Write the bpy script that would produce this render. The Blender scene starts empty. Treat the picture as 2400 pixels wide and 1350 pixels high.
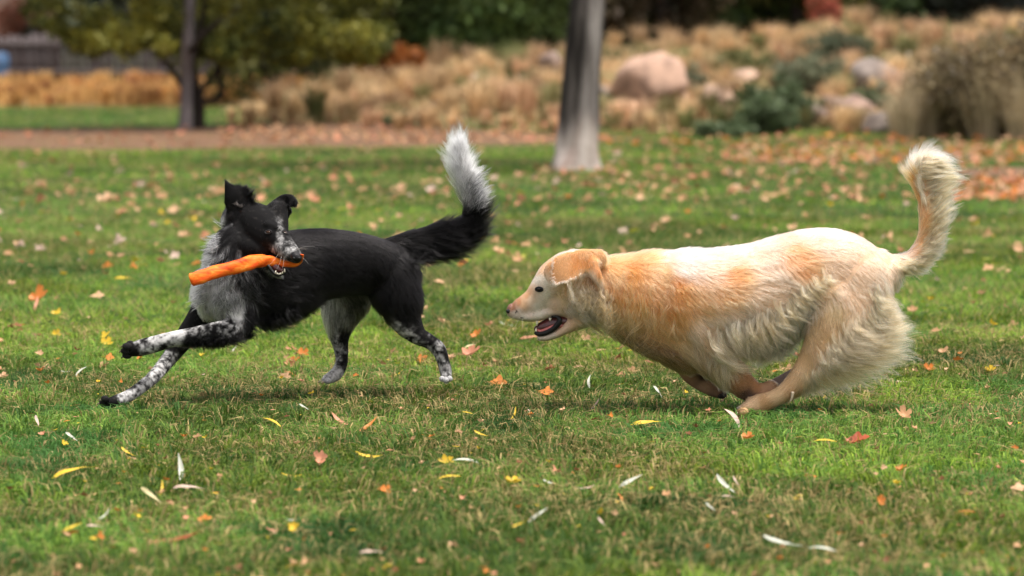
import bpy, math, random
import numpy as np
from mathutils import Vector, Matrix
from mathutils.kdtree import KDTree
from mathutils.bvhtree import BVHTree

random.seed(7)
RNG = np.random.default_rng(7)
SC = bpy.context.scene
COL = SC.collection
R = math.radians

# ------------------------------------------------------------------ camera, light, exposure
CAM_H = 1.0
F = 8995.0                       # focal length in photograph pixels (135 mm on a 36 mm wide sensor)
TH = math.atan(572.0 / F)        # looking slightly down
cam_d = bpy.data.cameras.new('camera')
cam = bpy.data.objects.new('camera', cam_d)
COL.objects.link(cam)
cam.location = (0, 0, CAM_H)
cam.rotation_euler = (math.pi / 2 - TH, 0, 0)
cam_d.sensor_width = 36.0
cam_d.lens = 36.0 * F / 2400.0
cam_d.clip_end = 1000.0
cam_d.dof.use_dof = True
cam_d.dof.focus_distance = 10.42
cam_d.dof.aperture_fstop = 4.3
SC.camera = cam

LIGHT_DIR = Vector((-0.24, 0.16, -1.0)).normalized()
sun_d = bpy.data.lights.new('sun', 'SUN')
sun_d.energy = 2.7
sun_d.angle = R(7)
sun_d.color = (1.0, 0.955, 0.90)
sun = bpy.data.objects.new('sun', sun_d)
COL.objects.link(sun)
sun.rotation_euler = LIGHT_DIR.to_track_quat('-Z', 'Y').to_euler()
world = bpy.data.worlds.new('World')
SC.world = world
world.use_nodes = True
wn = world.node_tree
wn.nodes.clear()
w_out = wn.nodes.new('ShaderNodeOutputWorld')
w_bg = wn.nodes.new('ShaderNodeBackground')
w_sky = wn.nodes.new('ShaderNodeTexSky')
w_sky.sky_type = 'NISHITA'
w_sky.sun_disc = False
w_sky.sun_elevation = math.asin(-LIGHT_DIR.z)
w_sky.sun_rotation = math.atan2(-LIGHT_DIR.x, -LIGHT_DIR.y)
w_sky.air_density = 1.0
w_sky.dust_density = 3.0
w_sky.ozone_density = 0.7
w_bg.inputs['Strength'].default_value = 0.15
# thin high cloud: the sky is whiter than a clear one
w_hs = wn.nodes.new('ShaderNodeHueSaturation')
w_hs.inputs['Saturation'].default_value = 0.22
w_hs.inputs['Value'].default_value = 1.0
w_tn = wn.nodes.new('ShaderNodeMix'); w_tn.data_type = 'RGBA'; w_tn.blend_type = 'MULTIPLY'; w_tn.inputs[0].default_value = 1.0
w_tn.inputs[7].default_value = (1.05, 0.99, 0.96, 1)
wn.links.new(w_sky.outputs[0], w_hs.inputs['Color']); wn.links.new(w_hs.outputs[0], w_tn.inputs[6])
wn.links.new(w_tn.outputs[2], w_bg.inputs['Color'])
wn.links.new(w_bg.outputs[0], w_out.inputs[0])
SC.view_settings.view_transform = 'Standard'
SC.view_settings.look = 'None'
SC.view_settings.gamma = 1.0
SC.view_settings.exposure = 0.84
SC.render.engine = 'CYCLES'
SC.cycles.max_bounces = 10
SC.cycles.diffuse_bounces = 3
SC.cycles.glossy_bounces = 3
SC.cycles.transmission_bounces = 8
SC.cycles.transparent_max_bounces = 8
SC.cycles.caustics_reflective = False
SC.cycles.caustics_refractive = False
SC.cycles_curves.shape = 'RIBBONS'

# ------------------------------------------------------------------ helpers
CT, ST = math.cos(TH), math.sin(TH)


def P(px, py, Y):
    """the point at distance Y whose direction is that photograph pixel (numpy friendly)"""
    px = np.asarray(px, float); py = np.asarray(py, float); Y = np.asarray(Y, float)
    u = (px - 1200) / F; v = (675 - py) / F
    dy = CT + v * ST; dz = -ST + v * CT
    t = Y / dy
    return np.stack(np.broadcast_arrays(u * t, Y, CAM_H + dz * t), -1)


def proj(p):
    p = np.asarray(p, float)
    d = p[..., 1] * CT - (p[..., 2] - CAM_H) * ST
    return 1200 + F * p[..., 0] / d, 675 - F * (p[..., 1] * ST + (p[..., 2] - CAM_H) * CT) / d


def gY(py):
    """distance of the flat ground seen at pixel row py"""
    v = (675 - py) / F
    return CAM_H * (CT + v * ST) / (ST - v * CT)


def sstep(a, b, x):
    t = np.clip((x - a) / (b - a), 0, 1)
    return t * t * (3 - 2 * t)


def _h(ix, iy, iz, seed):
    n = (ix * 374761393 + iy * 668265263 + iz * 2147483647 + seed * 1274126177) & 0xffffffff
    n = ((n ^ (n >> 13)) * 1274126177) & 0xffffffff
    n = (n ^ (n >> 16)) & 0xffffffff
    return n / 4294967295.0


def vn(p, freq, seed=0):
    """value noise 0..1 of points (n,3)"""
    q = np.asarray(p, float) * freq
    i = np.floor(q).astype(np.int64); f = q - i
    f = f * f * (3 - 2 * f)
    r = 0
    for dx in (0, 1):
        for dy in (0, 1):
            for dz in (0, 1):
                w = (f[:, 0] if dx else 1 - f[:, 0]) * (f[:, 1] if dy else 1 - f[:, 1]) * (f[:, 2] if dz else 1 - f[:, 2])
                r = r + w * _h(i[:, 0] + dx, i[:, 1] + dy, i[:, 2] + dz, seed)
    return r


def fbm(p, freq, seed=0, octs=3):
    s = 0; a = 0.5; t = 0
    for k in range(octs):
        s = s + a * vn(p, freq * 2 ** k, seed + 31 * k); t += a; a *= 0.55
    return s / t


def tag(o, label=None, cat=None, group=None, kind=None):
    if label: o['label'] = label
    if cat: o['category'] = cat
    if group: o['group'] = group
    if kind: o['kind'] = kind
    return o


def empty(name, loc, rz=0.0):
    o = bpy.data.objects.new(name, None)
    o.empty_display_size = 0.1
    COL.objects.link(o)
    o.location = loc
    o.rotation_euler = (0, 0, rz)
    return o


def link(name, me, parent=None):
    o = bpy.data.objects.new(name, me)
    COL.objects.link(o)
    if parent is not None:
        o.parent = parent
        bpy.context.view_layer.update() if False else None
        o.matrix_parent_inverse = Matrix.Translation(parent.location).inverted() if parent.rotation_euler.z == 0 else (Matrix.Translation(parent.location) @ Matrix.Rotation(parent.rotation_euler.z, 4, 'Z')).inverted()
    return o


def mesh_np(name, V, faces, mat=None, smooth=True, col=None, sizes=None):
    """faces: (n,k) int array, or flat loops with sizes"""
    me = bpy.data.meshes.new(name)
    V = np.asarray(V, np.float32)
    me.vertices.add(len(V))
    me.vertices.foreach_set('co', V.ravel())
    if sizes is None:
        faces = np.asarray(faces, np.int32)
        nf, k = faces.shape
        sizes = np.full(nf, k, np.int32)
        loops = faces.ravel()
    else:
        loops = np.asarray(faces, np.int32); sizes = np.asarray(sizes, np.int32); nf = len(sizes)
    me.loops.add(len(loops))
    me.loops.foreach_set('vertex_index', loops)
    me.polygons.add(nf)
    st = np.concatenate([[0], np.cumsum(sizes)[:-1]]).astype(np.int32)
    me.polygons.foreach_set('loop_start', st)
    me.polygons.foreach_set('loop_total', sizes)
    if smooth:
        me.polygons.foreach_set('use_smooth', np.ones(nf, bool))
    me.update(calc_edges=True)
    if col is not None:
        a = me.color_attributes.new('col', 'FLOAT_COLOR', 'POINT')
        c = np.ones((len(V), 4), np.float32); c[:, :3] = col
        a.data.foreach_set('color', c.ravel())
    if mat: me.materials.append(mat)
    return me


class MB:
    """collects pieces of mesh with colours"""
    def __init__(s): s.V = []; s.L = []; s.S = []; s.C = []; s.n = 0
    def add(s, V, faces, col=None):
        V = np.asarray(V, float)
        faces = [list(f) for f in faces]
        s.V.append(V); s.L.append(np.array([i + s.n for f in faces for i in f], np.int64)); s.S.append(np.array([len(f) for f in faces]))
        s.C.append(np.tile(np.asarray(col if col is not None else (.5, .5, .5), float), (len(V), 1)))
        s.n += len(V)
    def mesh(s, name, mat, smooth=True, col=False):
        return mesh_np(name, np.concatenate(s.V), np.concatenate(s.L), mat, smooth, np.concatenate(s.C) if col else None, np.concatenate(s.S))


def box_vf(x0, x1, y0, y1, z0, z1):
    V = [(x, y, z) for x in (x0, x1) for y in (y0, y1) for z in (z0, z1)]
    return V, [(0, 1, 3, 2), (4, 6, 7, 5), (0, 4, 5, 1), (2, 3, 7, 6), (0, 2, 6, 4), (1, 5, 7, 3)]


def tube_vf(pts, rad, n=10, jitter=0.0, seed=0):
    """tapered tube along 3-D points"""
    pts = np.asarray(pts, float); rad = np.asarray(rad, float)
    rg = np.random.default_rng(seed)
    T = np.gradient(pts, axis=0); T /= np.linalg.norm(T, axis=1)[:, None]
    V = []; ref = np.array([0.0, 1.0, 0.0]) if abs(T[0][1]) < .9 else np.array([1.0, 0, 0])
    for i, (p, t, r) in enumerate(zip(pts, T, rad)):
        a = np.cross(t, ref); a /= np.linalg.norm(a); b = np.cross(a, t); ref = b * 1.0
        ref = np.cross(a, t)
        for k in range(n):
            ph = 2 * math.pi * k / n
            rr = r * (1 + jitter * (rg.random() - .5))
            V.append(p + rr * (math.cos(ph) * a + math.sin(ph) * b))
    V = np.array(V); fs = []
    m = len(pts)
    for i in range(m - 1):
        for k in range(n):
            k2 = (k + 1) % n
            fs.append((i * n + k, i * n + k2, (i + 1) * n + k2, (i + 1) * n + k))
    fs.append(tuple(range(n))[::-1]); fs.append(tuple((m - 1) * n + k for k in range(n)))
    return V, fs


# ------------------------------------------------------------------ materials
def nodes_of(name):
    m = bpy.data.materials.new(name)
    m.use_nodes = True
    nt = m.node_tree
    b = nt.nodes['Principled BSDF']
    return m, nt, b


def N(nt, t, **kw):
    n = nt.nodes.new(t)
    for k, v in kw.items():
        if k in n.inputs.keys():
            n.inputs[k].default_value = v
        else:
            setattr(n, k, v)
    return n


def ramp(nt, fac, stops):
    r = nt.nodes.new('ShaderNodeValToRGB')
    cr = r.color_ramp
    while len(cr.elements) < len(stops): cr.elements.new(0.5)
    for e, (p, c) in zip(cr.elements, stops):
        e.position = p; e.color = (*c, 1)
    nt.links.new(fac, r.inputs[0])
    return r.outputs[0]


def mat_plain(name, c, rough=.5, spec=.5, coat=0.0, noise=0.0, scale=40.0, bump=0.0, sss=0.0):
    m, nt, b = nodes_of(name)
    b.inputs['Roughness'].default_value = rough
    b.inputs['Specular IOR Level'].default_value = spec
    b.inputs['Coat Weight'].default_value = coat
    b.inputs['Base Color'].default_value = (*c, 1)
    if sss:
        b.inputs['Subsurface Weight'].default_value = sss
        b.inputs['Subsurface Radius'].default_value = (.01, .004, .002)
    tc = N(nt, 'ShaderNodeTexCoord')
    nz = N(nt, 'ShaderNodeTexNoise', Scale=scale, Detail=5.0)
    nt.links.new(tc.outputs['Object'], nz.inputs['Vector'])
    if noise:
        c0 = tuple(max(0, x * (1 - noise)) for x in c); c1 = tuple(min(1, x * (1 + noise)) for x in c)
        nt.links.new(ramp(nt, nz.outputs['Fac'], [(.3, c0), (.7, c1)]), b.inputs['Base Color'])
    if bump:
        bp = N(nt, 'ShaderNodeBump', Strength=bump, Distance=.004)
        nt.links.new(nz.outputs['Fac'], bp.inputs['Height'])
        nt.links.new(bp.outputs[0], b.inputs['Normal'])
    return m


def mat_attr(name, rough=.6, spec=.3, trans=0.0, vary=0.0, scale=3.0):
    """colour per blade or leaf from the mesh; thin things let some light through"""
    m, nt, b = nodes_of(name)
    a = N(nt, 'ShaderNodeAttribute', attribute_name='col')
    b.inputs['Roughness'].default_value = rough
    b.inputs['Specular IOR Level'].default_value = spec
    colr = a.outputs['Color']
    nt.links.new(colr, b.inputs['Base Color'])
    if trans:
        tr = N(nt, 'ShaderNodeBsdfTranslucent')
        nt.links.new(colr, tr.inputs['Color'])
        mx = N(nt, 'ShaderNodeMixShader')
        mx.inputs[0].default_value = trans
        nt.links.new(b.outputs[0], mx.inputs[1]); nt.links.new(tr.outputs[0], mx.inputs[2])
        nt.links.new(mx.outputs[0], nt.nodes['Material Output'].inputs[0])
    return m

GRASS_Q = 1.0; FUR_Q = 1.0

# ------------------------------------------------------------------ the ground
def H(x, y):
    """height of the ground: flat lawn, then a low mound on the right beyond the path"""
    x = np.asarray(x, float); y = np.asarray(y, float)
    a = .66 * sstep(-4.2, -.4, x) + .34 * sstep(.2, 3.6, x)
    h = 0.95 * a * sstep(37.5, 60, y)
    h = h + 0.10 * sstep(3.0, 5.5, x) * sstep(39, 46, y)
    h = h + 0.12 * sstep(60, 82, y) * (1 - a)
    # small waves on the mound only
    w = sstep(41, 46, y)
    h = h + w * a * (0.06 * np.sin(x * 1.7 + y * .3) * np.sin(y * .55 + 1.0) + .05 * np.sin(x * 3.1 - y * .7))
    return h


xs = np.concatenate([np.linspace(-300, -30, 12), np.arange(-28, 28.1, .5), np.linspace(30, 300, 12)])
ys = np.concatenate([np.linspace(-60, 0, 6), np.arange(2, 110.1, .6), np.linspace(115, 400, 12)])
gx, gy = np.meshgrid(xs, ys)
gv = np.stack([gx.ravel(), gy.ravel(), H(gx, gy).ravel()], 1)
nx_, ny_ = len(xs), len(ys)
ii, jj = np.meshgrid(np.arange(ny_ - 1), np.arange(nx_ - 1), indexing='ij')
q0 = (ii * nx_ + jj).ravel()
gf = np.stack([q0, q0 + 1, q0 + nx_ + 1, q0 + nx_], 1)

m_ground, nt, b = nodes_of('lawn_ground')
tc = N(nt, 'ShaderNodeTexCoord')
n1 = N(nt, 'ShaderNodeTexNoise', Scale=.55, Detail=3.0)
n2 = N(nt, 'ShaderNodeTexNoise', Scale=34.0, Detail=6.0, Roughness=.7)
nt.links.new(tc.outputs['Object'], n1.inputs['Vector']); nt.links.new(tc.outputs['Object'], n2.inputs['Vector'])
c1 = ramp(nt, n1.outputs['Fac'], [(.35, (.018, .040, .008)), (.5, (.035, .075, .012)), (.65, (.060, .085, .020))])
c2 = ramp(nt, n2.outputs['Fac'], [(.3, (.35, .35, .35)), (.6, (1, 1, 1)), (.75, (1.5, 1.3, 1.0))])
mx = N(nt, 'ShaderNodeMix', data_type='RGBA', blend_type='MULTIPLY'); mx.inputs[0].default_value = 1
nt.links.new(c1, mx.inputs[6]); nt.links.new(c2, mx.inputs[7])
# straw-coloured soil on the mound and beyond the far lawn
sep = N(nt, 'ShaderNodeSeparateXYZ'); nt.links.new(tc.outputs['Object'], sep.inputs[0])
mz = N(nt, 'ShaderNodeMapRange'); mz.inputs[1].default_value = .02; mz.inputs[2].default_value = .12
nt.links.new(sep.outputs['Z'], mz.inputs[0])
my = N(nt, 'ShaderNodeMapRange'); my.inputs[1].default_value = 59.5; my.inputs[2].default_value = 61.5
nt.links.new(sep.outputs['Y'], my.inputs[0])
mm = N(nt, 'ShaderNodeMath', operation='MAXIMUM'); nt.links.new(mz.outputs[0], mm.inputs[0]); nt.links.new(my.outputs[0], mm.inputs[1])
n3 = N(nt, 'ShaderNodeTexNoise', Scale=2.2, Detail=5.0); nt.links.new(tc.outputs['Object'], n3.inputs['Vector'])
c3 = ramp(nt, n3.outputs['Fac'], [(.3, (.030, .045, .015)), (.45, (.09, .07, .032)), (.6, (.20, .13, .065)), (.75, (.30, .21, .11))])
mx2 = N(nt, 'ShaderNodeMix', data_type='RGBA')
nt.links.new(mm.outputs[0], mx2.inputs[0]); nt.links.new(mx.outputs[2], mx2.inputs[6]); nt.links.new(c3, mx2.inputs[7])
nt.links.new(mx2.outputs[2], b.inputs['Base Color'])
b.inputs['Roughness'].default_value = .95
b.inputs['Specular IOR Level'].default_value = .1
lawn = link('ground', mesh_np('ground', gv, gf, m_ground))
tag(lawn, kind='structure')

# dirt path crossing behind the lawn, and the bare patch at the right
m_dirt, nt, b = nodes_of('path_dirt')
tc = N(nt, 'ShaderNodeTexCoord')
n1 = N(nt, 'ShaderNodeTexNoise', Scale=3.0, Detail=7.0, Roughness=.65)
nt.links.new(tc.outputs['Object'], n1.inputs['Vector'])
nt.links.new(ramp(nt, n1.outputs['Fac'], [(.3, (.045, .021, .012)), (.5, (.125, .060, .024)), (.7, (.20, .105, .048))]), b.inputs['Base Color'])
b.inputs['Roughness'].default_value = .95
bp = N(nt, 'ShaderNodeBump', Strength=.5, Distance=.02); nt.links.new(n1.outputs['Fac'], bp.inputs['Height']); nt.links.new(bp.outputs[0], b.inputs['Normal'])


def path_edges(x):
    """near and far edge (distance) of the path at world x"""
    near = 36.2 + 1.4 * sstep(-4.0, 0.6, x) + .25 * np.sin(x * 2.1)
    far = 45.2 - 4.2 * sstep(-2.8, .4, x) + .3 * np.sin(x * 1.3 + 1)
    return near, far


px_ = np.arange(-16, 1.8, .35)
ne, fa = path_edges(px_)
fade = sstep(-.2, 1.7, px_)
mid = (ne + fa) / 2
ne = ne * (1 - fade) + mid * fade; fa = fa * (1 - fade) + mid * fade
rows = 8
pv = []
for t in np.linspace(0, 1, rows):
    y = ne + (fa - ne) * t
    pv.append(np.stack([px_, y, H(px_, y) + .004], 1))
pv = np.concatenate(pv); k = len(px_)
ii, jj = np.meshgrid(np.arange(rows - 1), np.arange(k - 1), indexing='ij'); q0 = (ii * k + jj).ravel()
tag(link('path', mesh_np('path', pv, np.stack([q0, q0 + 1, q0 + k + 1, q0 + k], 1), m_dirt)), kind='structure')
# bare dirt at the right edge of the lawn
ang = np.linspace(0, 2 * math.pi, 40, endpoint=False)
bx, by = 5.6, 29.5
bv = [(bx, by, .005)] + [(bx + 2.35 * math.cos(a) * (1 + .15 * math.sin(3 * a)), by + 2.1 * math.sin(a) * (1 + .1 * math.sin(5 * a)), .005) for a in ang]
tag(link('dirt_patch', mesh_np('dirt_patch', bv, [(0, i + 1, (i + 1) % 40 + 1) for i in range(40)], m_dirt)), kind='structure')


def bare(x, y):
    ne, fa = path_edges(x)
    f = sstep(-.2, 1.7, x); mid = (ne + fa) / 2
    ne = ne * (1 - f) + mid * f; fa = fa * (1 - f) + mid * f
    p1 = (y > ne) & (y < fa) & (x < 1.7)
    p2 = ((x - bx) / 2.3) ** 2 + ((y - by) / 2.05) ** 2 < 1
    return p1 | p2


# ------------------------------------------------------------------ grass blades (one uncountable mass)
def blades(n, y0, y1, h0, h1, w, seed, segs=2, side=1.7):
    rg = np.random.default_rng(seed)
    # more blades per square metre is wanted nearer: uniform over area
    y = np.sqrt(rg.random(n) * (y1 ** 2 - y0 ** 2) + y0 ** 2)
    hw = y * .1334 + side
    x = (rg.random(n) * 2 - 1) * hw
    pts = np.stack([x, y, np.zeros(n)], 1)
    keep = ~(bare(x, y) & (rg.random(n) > .04))
    keep &= rg.random(n) < (.15 + 1.2 * vn(pts, 19, 5))
    x = x[keep]; y = y[keep]; n = len(x); pts = np.stack([x, y, np.zeros(n)], 1)
    z = H(x, y)
    tall = .45 + .75 * fbm(pts, 3.5, 11, 3) + .55 * vn(pts, 21, 19) ** 2
    hh = (h0 + (h1 - h0) * rg.random(n) ** 1.5) * tall
    az = rg.normal(0, .45, n) + np.where(vn(pts, 24, 71) < .5, 0, math.pi) + 3.2 * (vn(pts, 17, 3) - .5)
    lean = np.clip(rg.normal(.85, .3, n) + .9 * (vn(pts, 20, 33) - .35), .05, 1.5)
    yaw = az + math.pi / 2 + rg.normal(0, .5, n)
    d = np.stack([np.cos(az), np.sin(az) * .9, np.zeros(n)], 1)
    s = np.stack([np.cos(yaw), np.sin(yaw), rg.normal(0, .25, n)], 1) * (w * (.6 + .8 * rg.random(n)))[:, None]
    base = np.stack([x, y, z - .003], 1)
    up = np.array([0, 0, 1.0])
    p1 = base + hh[:, None] * (.55 * up + .30 * np.sin(lean)[:, None] * d)
    p2 = base + hh[:, None] * ((.6 + .4 * np.cos(lean))[:, None] * up * np.cos(lean * .8)[:, None] + (np.sin(lean) * 1.15)[:, None] * d)
    # colours: greens with dry straw blades, in soft patches
    g1 = np.array([.036, .104, .018]); g2 = np.array([.168, .262, .042]); g3 = np.array([.040, .105, .022]); st = np.array([.43, .31, .145])
    ty = np.array([.26, .24, .075])
    u = rg.random(n)[:, None]; pa = fbm(pts, .9, 21)[:, None]; pb = fbm(pts, 2.7, 42)[:, None]
    c = g1 * (1 - u) + g2 * u
    c = c * (1 - sstep(.52, .72, pb)) + g3 * sstep(.52, .72, pb) * 1.1
    c = c * (.68 + .76 * sstep(.35, .65, fbm(pts, 1.3, 88, 2)))[:, None]
    c = c + sstep(.42, .7, pa) * u * np.array([.09, .09, -.01])
    ps = .11 + .25 * sstep(.35, .7, fbm(pts, 1.6, 77))
    dry = rg.random(n) < ps
    c[dry] = (st * (.55 + .6 * u[dry]) * (1 - .5 * rg.random(dry.sum())[:, None]) + ty * .3)
    c = np.clip(c * (.75 + .5 * rg.random(n)[:, None]), .004, .9)
    if segs == 2:
        V = np.stack([base - s, base + s, p1 - s * .8, p1 + s * .8, p2], 1).reshape(-1, 3)
        i0 = np.arange(n) * 5
        L = np.stack([i0, i0 + 1, i0 + 3, i0 + 2, i0 + 2, i0 + 3, i0 + 4], 1).ravel()
        S = np.tile([4, 3], n)
        C = np.repeat(c, 5, 0)
    else:
        V = np.stack([base - s, base + s, p2], 1).reshape(-1, 3)
        L = np.arange(n * 3); S = np.full(n, 3)
        C = np.repeat(c, 3, 0)
    return V, L, S, C


def join(parts):
    V = []; L = []; S = []; C = []; k = 0
    for v, l, s, c in parts:
        V.append(v); L.append(l + k); S.append(s); C.append(c); k += len(v)
    return np.concatenate(V), np.concatenate(L), np.concatenate(S), np.concatenate(C)


m_grass = mat_attr('grass_blade', rough=.65, spec=.18, trans=.38)
gq = GRASS_Q
V, L, S, C = join([
    blades(int(660000 * gq), 6.0, 13.5, .021, .056, .0019, 1),
    blades(int(480000 * gq), 13.5, 22, .025, .060, .0026, 2, segs=1, side=2.2),
    blades(int(330000 * gq), 22, 42, .03, .065, .0050, 3, segs=1, side=3.5),
    blades(int(80000 * gq), 42, 61, .03, .06, .0100, 4, segs=1, side=5)])
grass = link('grass', mesh_np('grass', V, L, m_grass, False, C, S))
tag(grass, 'short mown lawn grass with dry straw blades mixed in', 'grass', kind='stuff')
del V, L, S, C

# ------------------------------------------------------------------ fallen leaves
LEAFCOL = {
    'pale': (.52, .53, .44), 'cream': (.56, .48, .25), 'pinkish': (.58, .42, .34), 'yellow': (.66, .45, .04), 'orange': (.58, .20, .04),
    'salmon': (.60, .27, .16), 'red': (.36, .08, .03), 'tan': (.52, .30, .155), 'brown': (.24, .10, .045), 'lime': (.40, .42, .05), 'peach': (.62, .38, .22)}


def leaf_mat(nm, c):
    m, nt, b = nodes_of('leaf_' + nm)
    tc = N(nt, 'ShaderNodeTexCoord'); nz = N(nt, 'ShaderNodeTexNoise', Scale=2.6, Detail=4.0)
    oi = N(nt, 'ShaderNodeObjectInfo')
    ad = N(nt, 'ShaderNodeVectorMath', operation='ADD')
    nt.links.new(tc.outputs['Object'], ad.inputs[0]); nt.links.new(oi.outputs['Random'], ad.inputs[1])
    nt.links.new(ad.outputs[0], nz.inputs['Vector'])
    d = tuple(x * .72 for x in c); l = tuple(min(.85, x * 1.2) for x in c)
    cr = ramp(nt, nz.outputs['Fac'], [(.28, d), (.5, c), (.72, l)])
    nt.links.new(cr, b.inputs['Base Color']); b.inputs['Roughness'].default_value = .5; b.inputs['Specular IOR Level'].default_value = .3
    tr = N(nt, 'ShaderNodeBsdfTranslucent'); nt.links.new(cr, tr.inputs['Color'])
    mx = N(nt, 'ShaderNodeMixShader'); mx.inputs[0].default_value = .2
    nt.links.new(b.outputs[0], mx.inputs[1]); nt.links.new(tr.outputs[0], mx.inputs[2]); nt.links.new(mx.outputs[0], nt.nodes['Material Output'].inputs[0])
    return m


LM = {k: leaf_mat(k, v) for k, v in LEAFCOL.items()}


def lance_geo(seed):
    rg = np.random.default_rng(seed); n = 11
    t = np.linspace(0, 1, n); w = .085 * np.sin(np.pi * t ** .8) ** .8 * (1 - .3 * t) + .004
    curl = rg.uniform(-.18, .25); sweep = rg.uniform(-.12, .12); fold = rg.uniform(.15, .6); tw = rg.uniform(-1.0, 1.0)
    z = curl * (4 * t * (1 - t)) + rg.normal(0, .008, n); yc = sweep * 4 * t * (1 - t)
    V = []
    for i in range(n):
        a = tw * (t[i] - .5)
        for s in (-1, 0, 1):
            yy = s * w[i]; zz = abs(s) * w[i] * fold
            V.append((t[i] - .5, yc[i] + yy * math.cos(a) - zz * math.sin(a), z[i] + yy * math.sin(a) + zz * math.cos(a)))
    fs = []
    for i in range(n - 1):
        for s in (0, 1):
            q = i * 3 + s; fs.append((q, q + 3, q + 4, q + 1))
    return np.array(V), fs


def lobed_geo(seed):
    rg = np.random.default_rng(seed); n = 40
    V = [(0, 0, 0)]; V2 = []
    ph0 = rg.uniform(0, 6); lobes = rg.uniform(.55, 1.25, 5); fold = rg.uniform(.05, .7); roll = rg.uniform(-.9, 1.3)
    cup = rg.uniform(.1, .5); tilt = rg.uniform(-.3, .3)
    for k in range(n):
        a = 2 * math.pi * k / n
        lb = lobes[int(((a + math.pi / 5) % (2 * math.pi)) / (2 * math.pi) * 5) % 5]
        r = .26 + .19 * lb * abs(math.cos(2.5 * a)) ** .8 + .03 * math.cos(9 * a + ph0)
        if abs(a - math.pi) < .12: r = .2
        x, y = r * math.cos(a), r * math.sin(a)
        z = cup * r * r * (1 + .8 * math.sin(2 * a + ph0)) + rg.normal(0, .014) + tilt * x + fold * abs(y) + roll * x * x; y *= math.cos(fold * .9)
        V2.append((x, y, z))
    V += [(x * .5, y * .5, z * .3 + tilt * x * .3) for x, y, z in V2] + V2
    fs = [(0, 1 + i, 1 + (i + 1) % n) for i in range(n)]
    for i in range(n):
        j = (i + 1) % n
        fs.append((1 + i, 1 + n + i, 1 + n + j, 1 + j))
    # stalk
    s0 = len(V)
    for t in (0, .5, 1):
        V += [(-.18 - .32 * t, -.008, .02 + .08 * t), (-.18 - .32 * t, .008, .02 + .08 * t)]
    fs += [(s0, s0 + 1, s0 + 3, s0 + 2), (s0 + 2, s0 + 3, s0 + 5, s0 + 4)]
    return np.array(V), fs


GEO = {'lance': [lance_geo(i) for i in range(4)], 'lobed': [lobed_geo(i + 9) for i in range(8)]}
_lm = {}


def leaf_mesh(kind, var, colr):
    key = (kind, var, colr)
    if key not in _lm:
        V, fs = GEO[kind][var]
        _lm[key] = mesh_np(kind + '_leaf', V, np.concatenate([np.array(f) for f in fs]), LM[colr], True, None, [len(f) for f in fs])
    return _lm[key]


def put_leaf(kind, colr, px, py, length, ang, label, group=None, lift=.020, var=None):
    Y = float(gY(py)); x, y, _ = P(px, py, Y)
    z = float(H(x, y)) + lift
    o = bpy.data.objects.new('fallen_leaf', leaf_mesh(kind, random.randrange(len(GEO[kind])) if var is None else var, colr))
    COL.objects.link(o)
    Lm = length * Y / F
    a = math.radians(ang)
    # an image-plane angle: sideways component, and the rest shared between depth and standing up in the grass
    dx, dv = math.cos(a), math.sin(a)
    dirv = Vector((dx, dv * .75, dv * .75 + random.uniform(-.08, .15)))
    foreshort = math.hypot(dx, dv * .75 + dv * .75 * .1)
    Lm = Lm / max(.35, foreshort)
    dirv.normalize()
    up = Vector((random.uniform(-.3, .3), -.45 + random.uniform(-.3, .3), 1.0))
    yv = up.cross(dirv).normalized(); zv = dirv.cross(yv)
    M = Matrix((dirv, yv, zv)).transposed().to_4x4()
    o.matrix_world = Matrix.Translation((x, y, z + abs(dirv.z) * Lm * .3)) @ M @ Matrix.Diagonal((Lm, Lm, Lm, 1))
    tag(o, label, 'fallen leaf', group)
    return o


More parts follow.
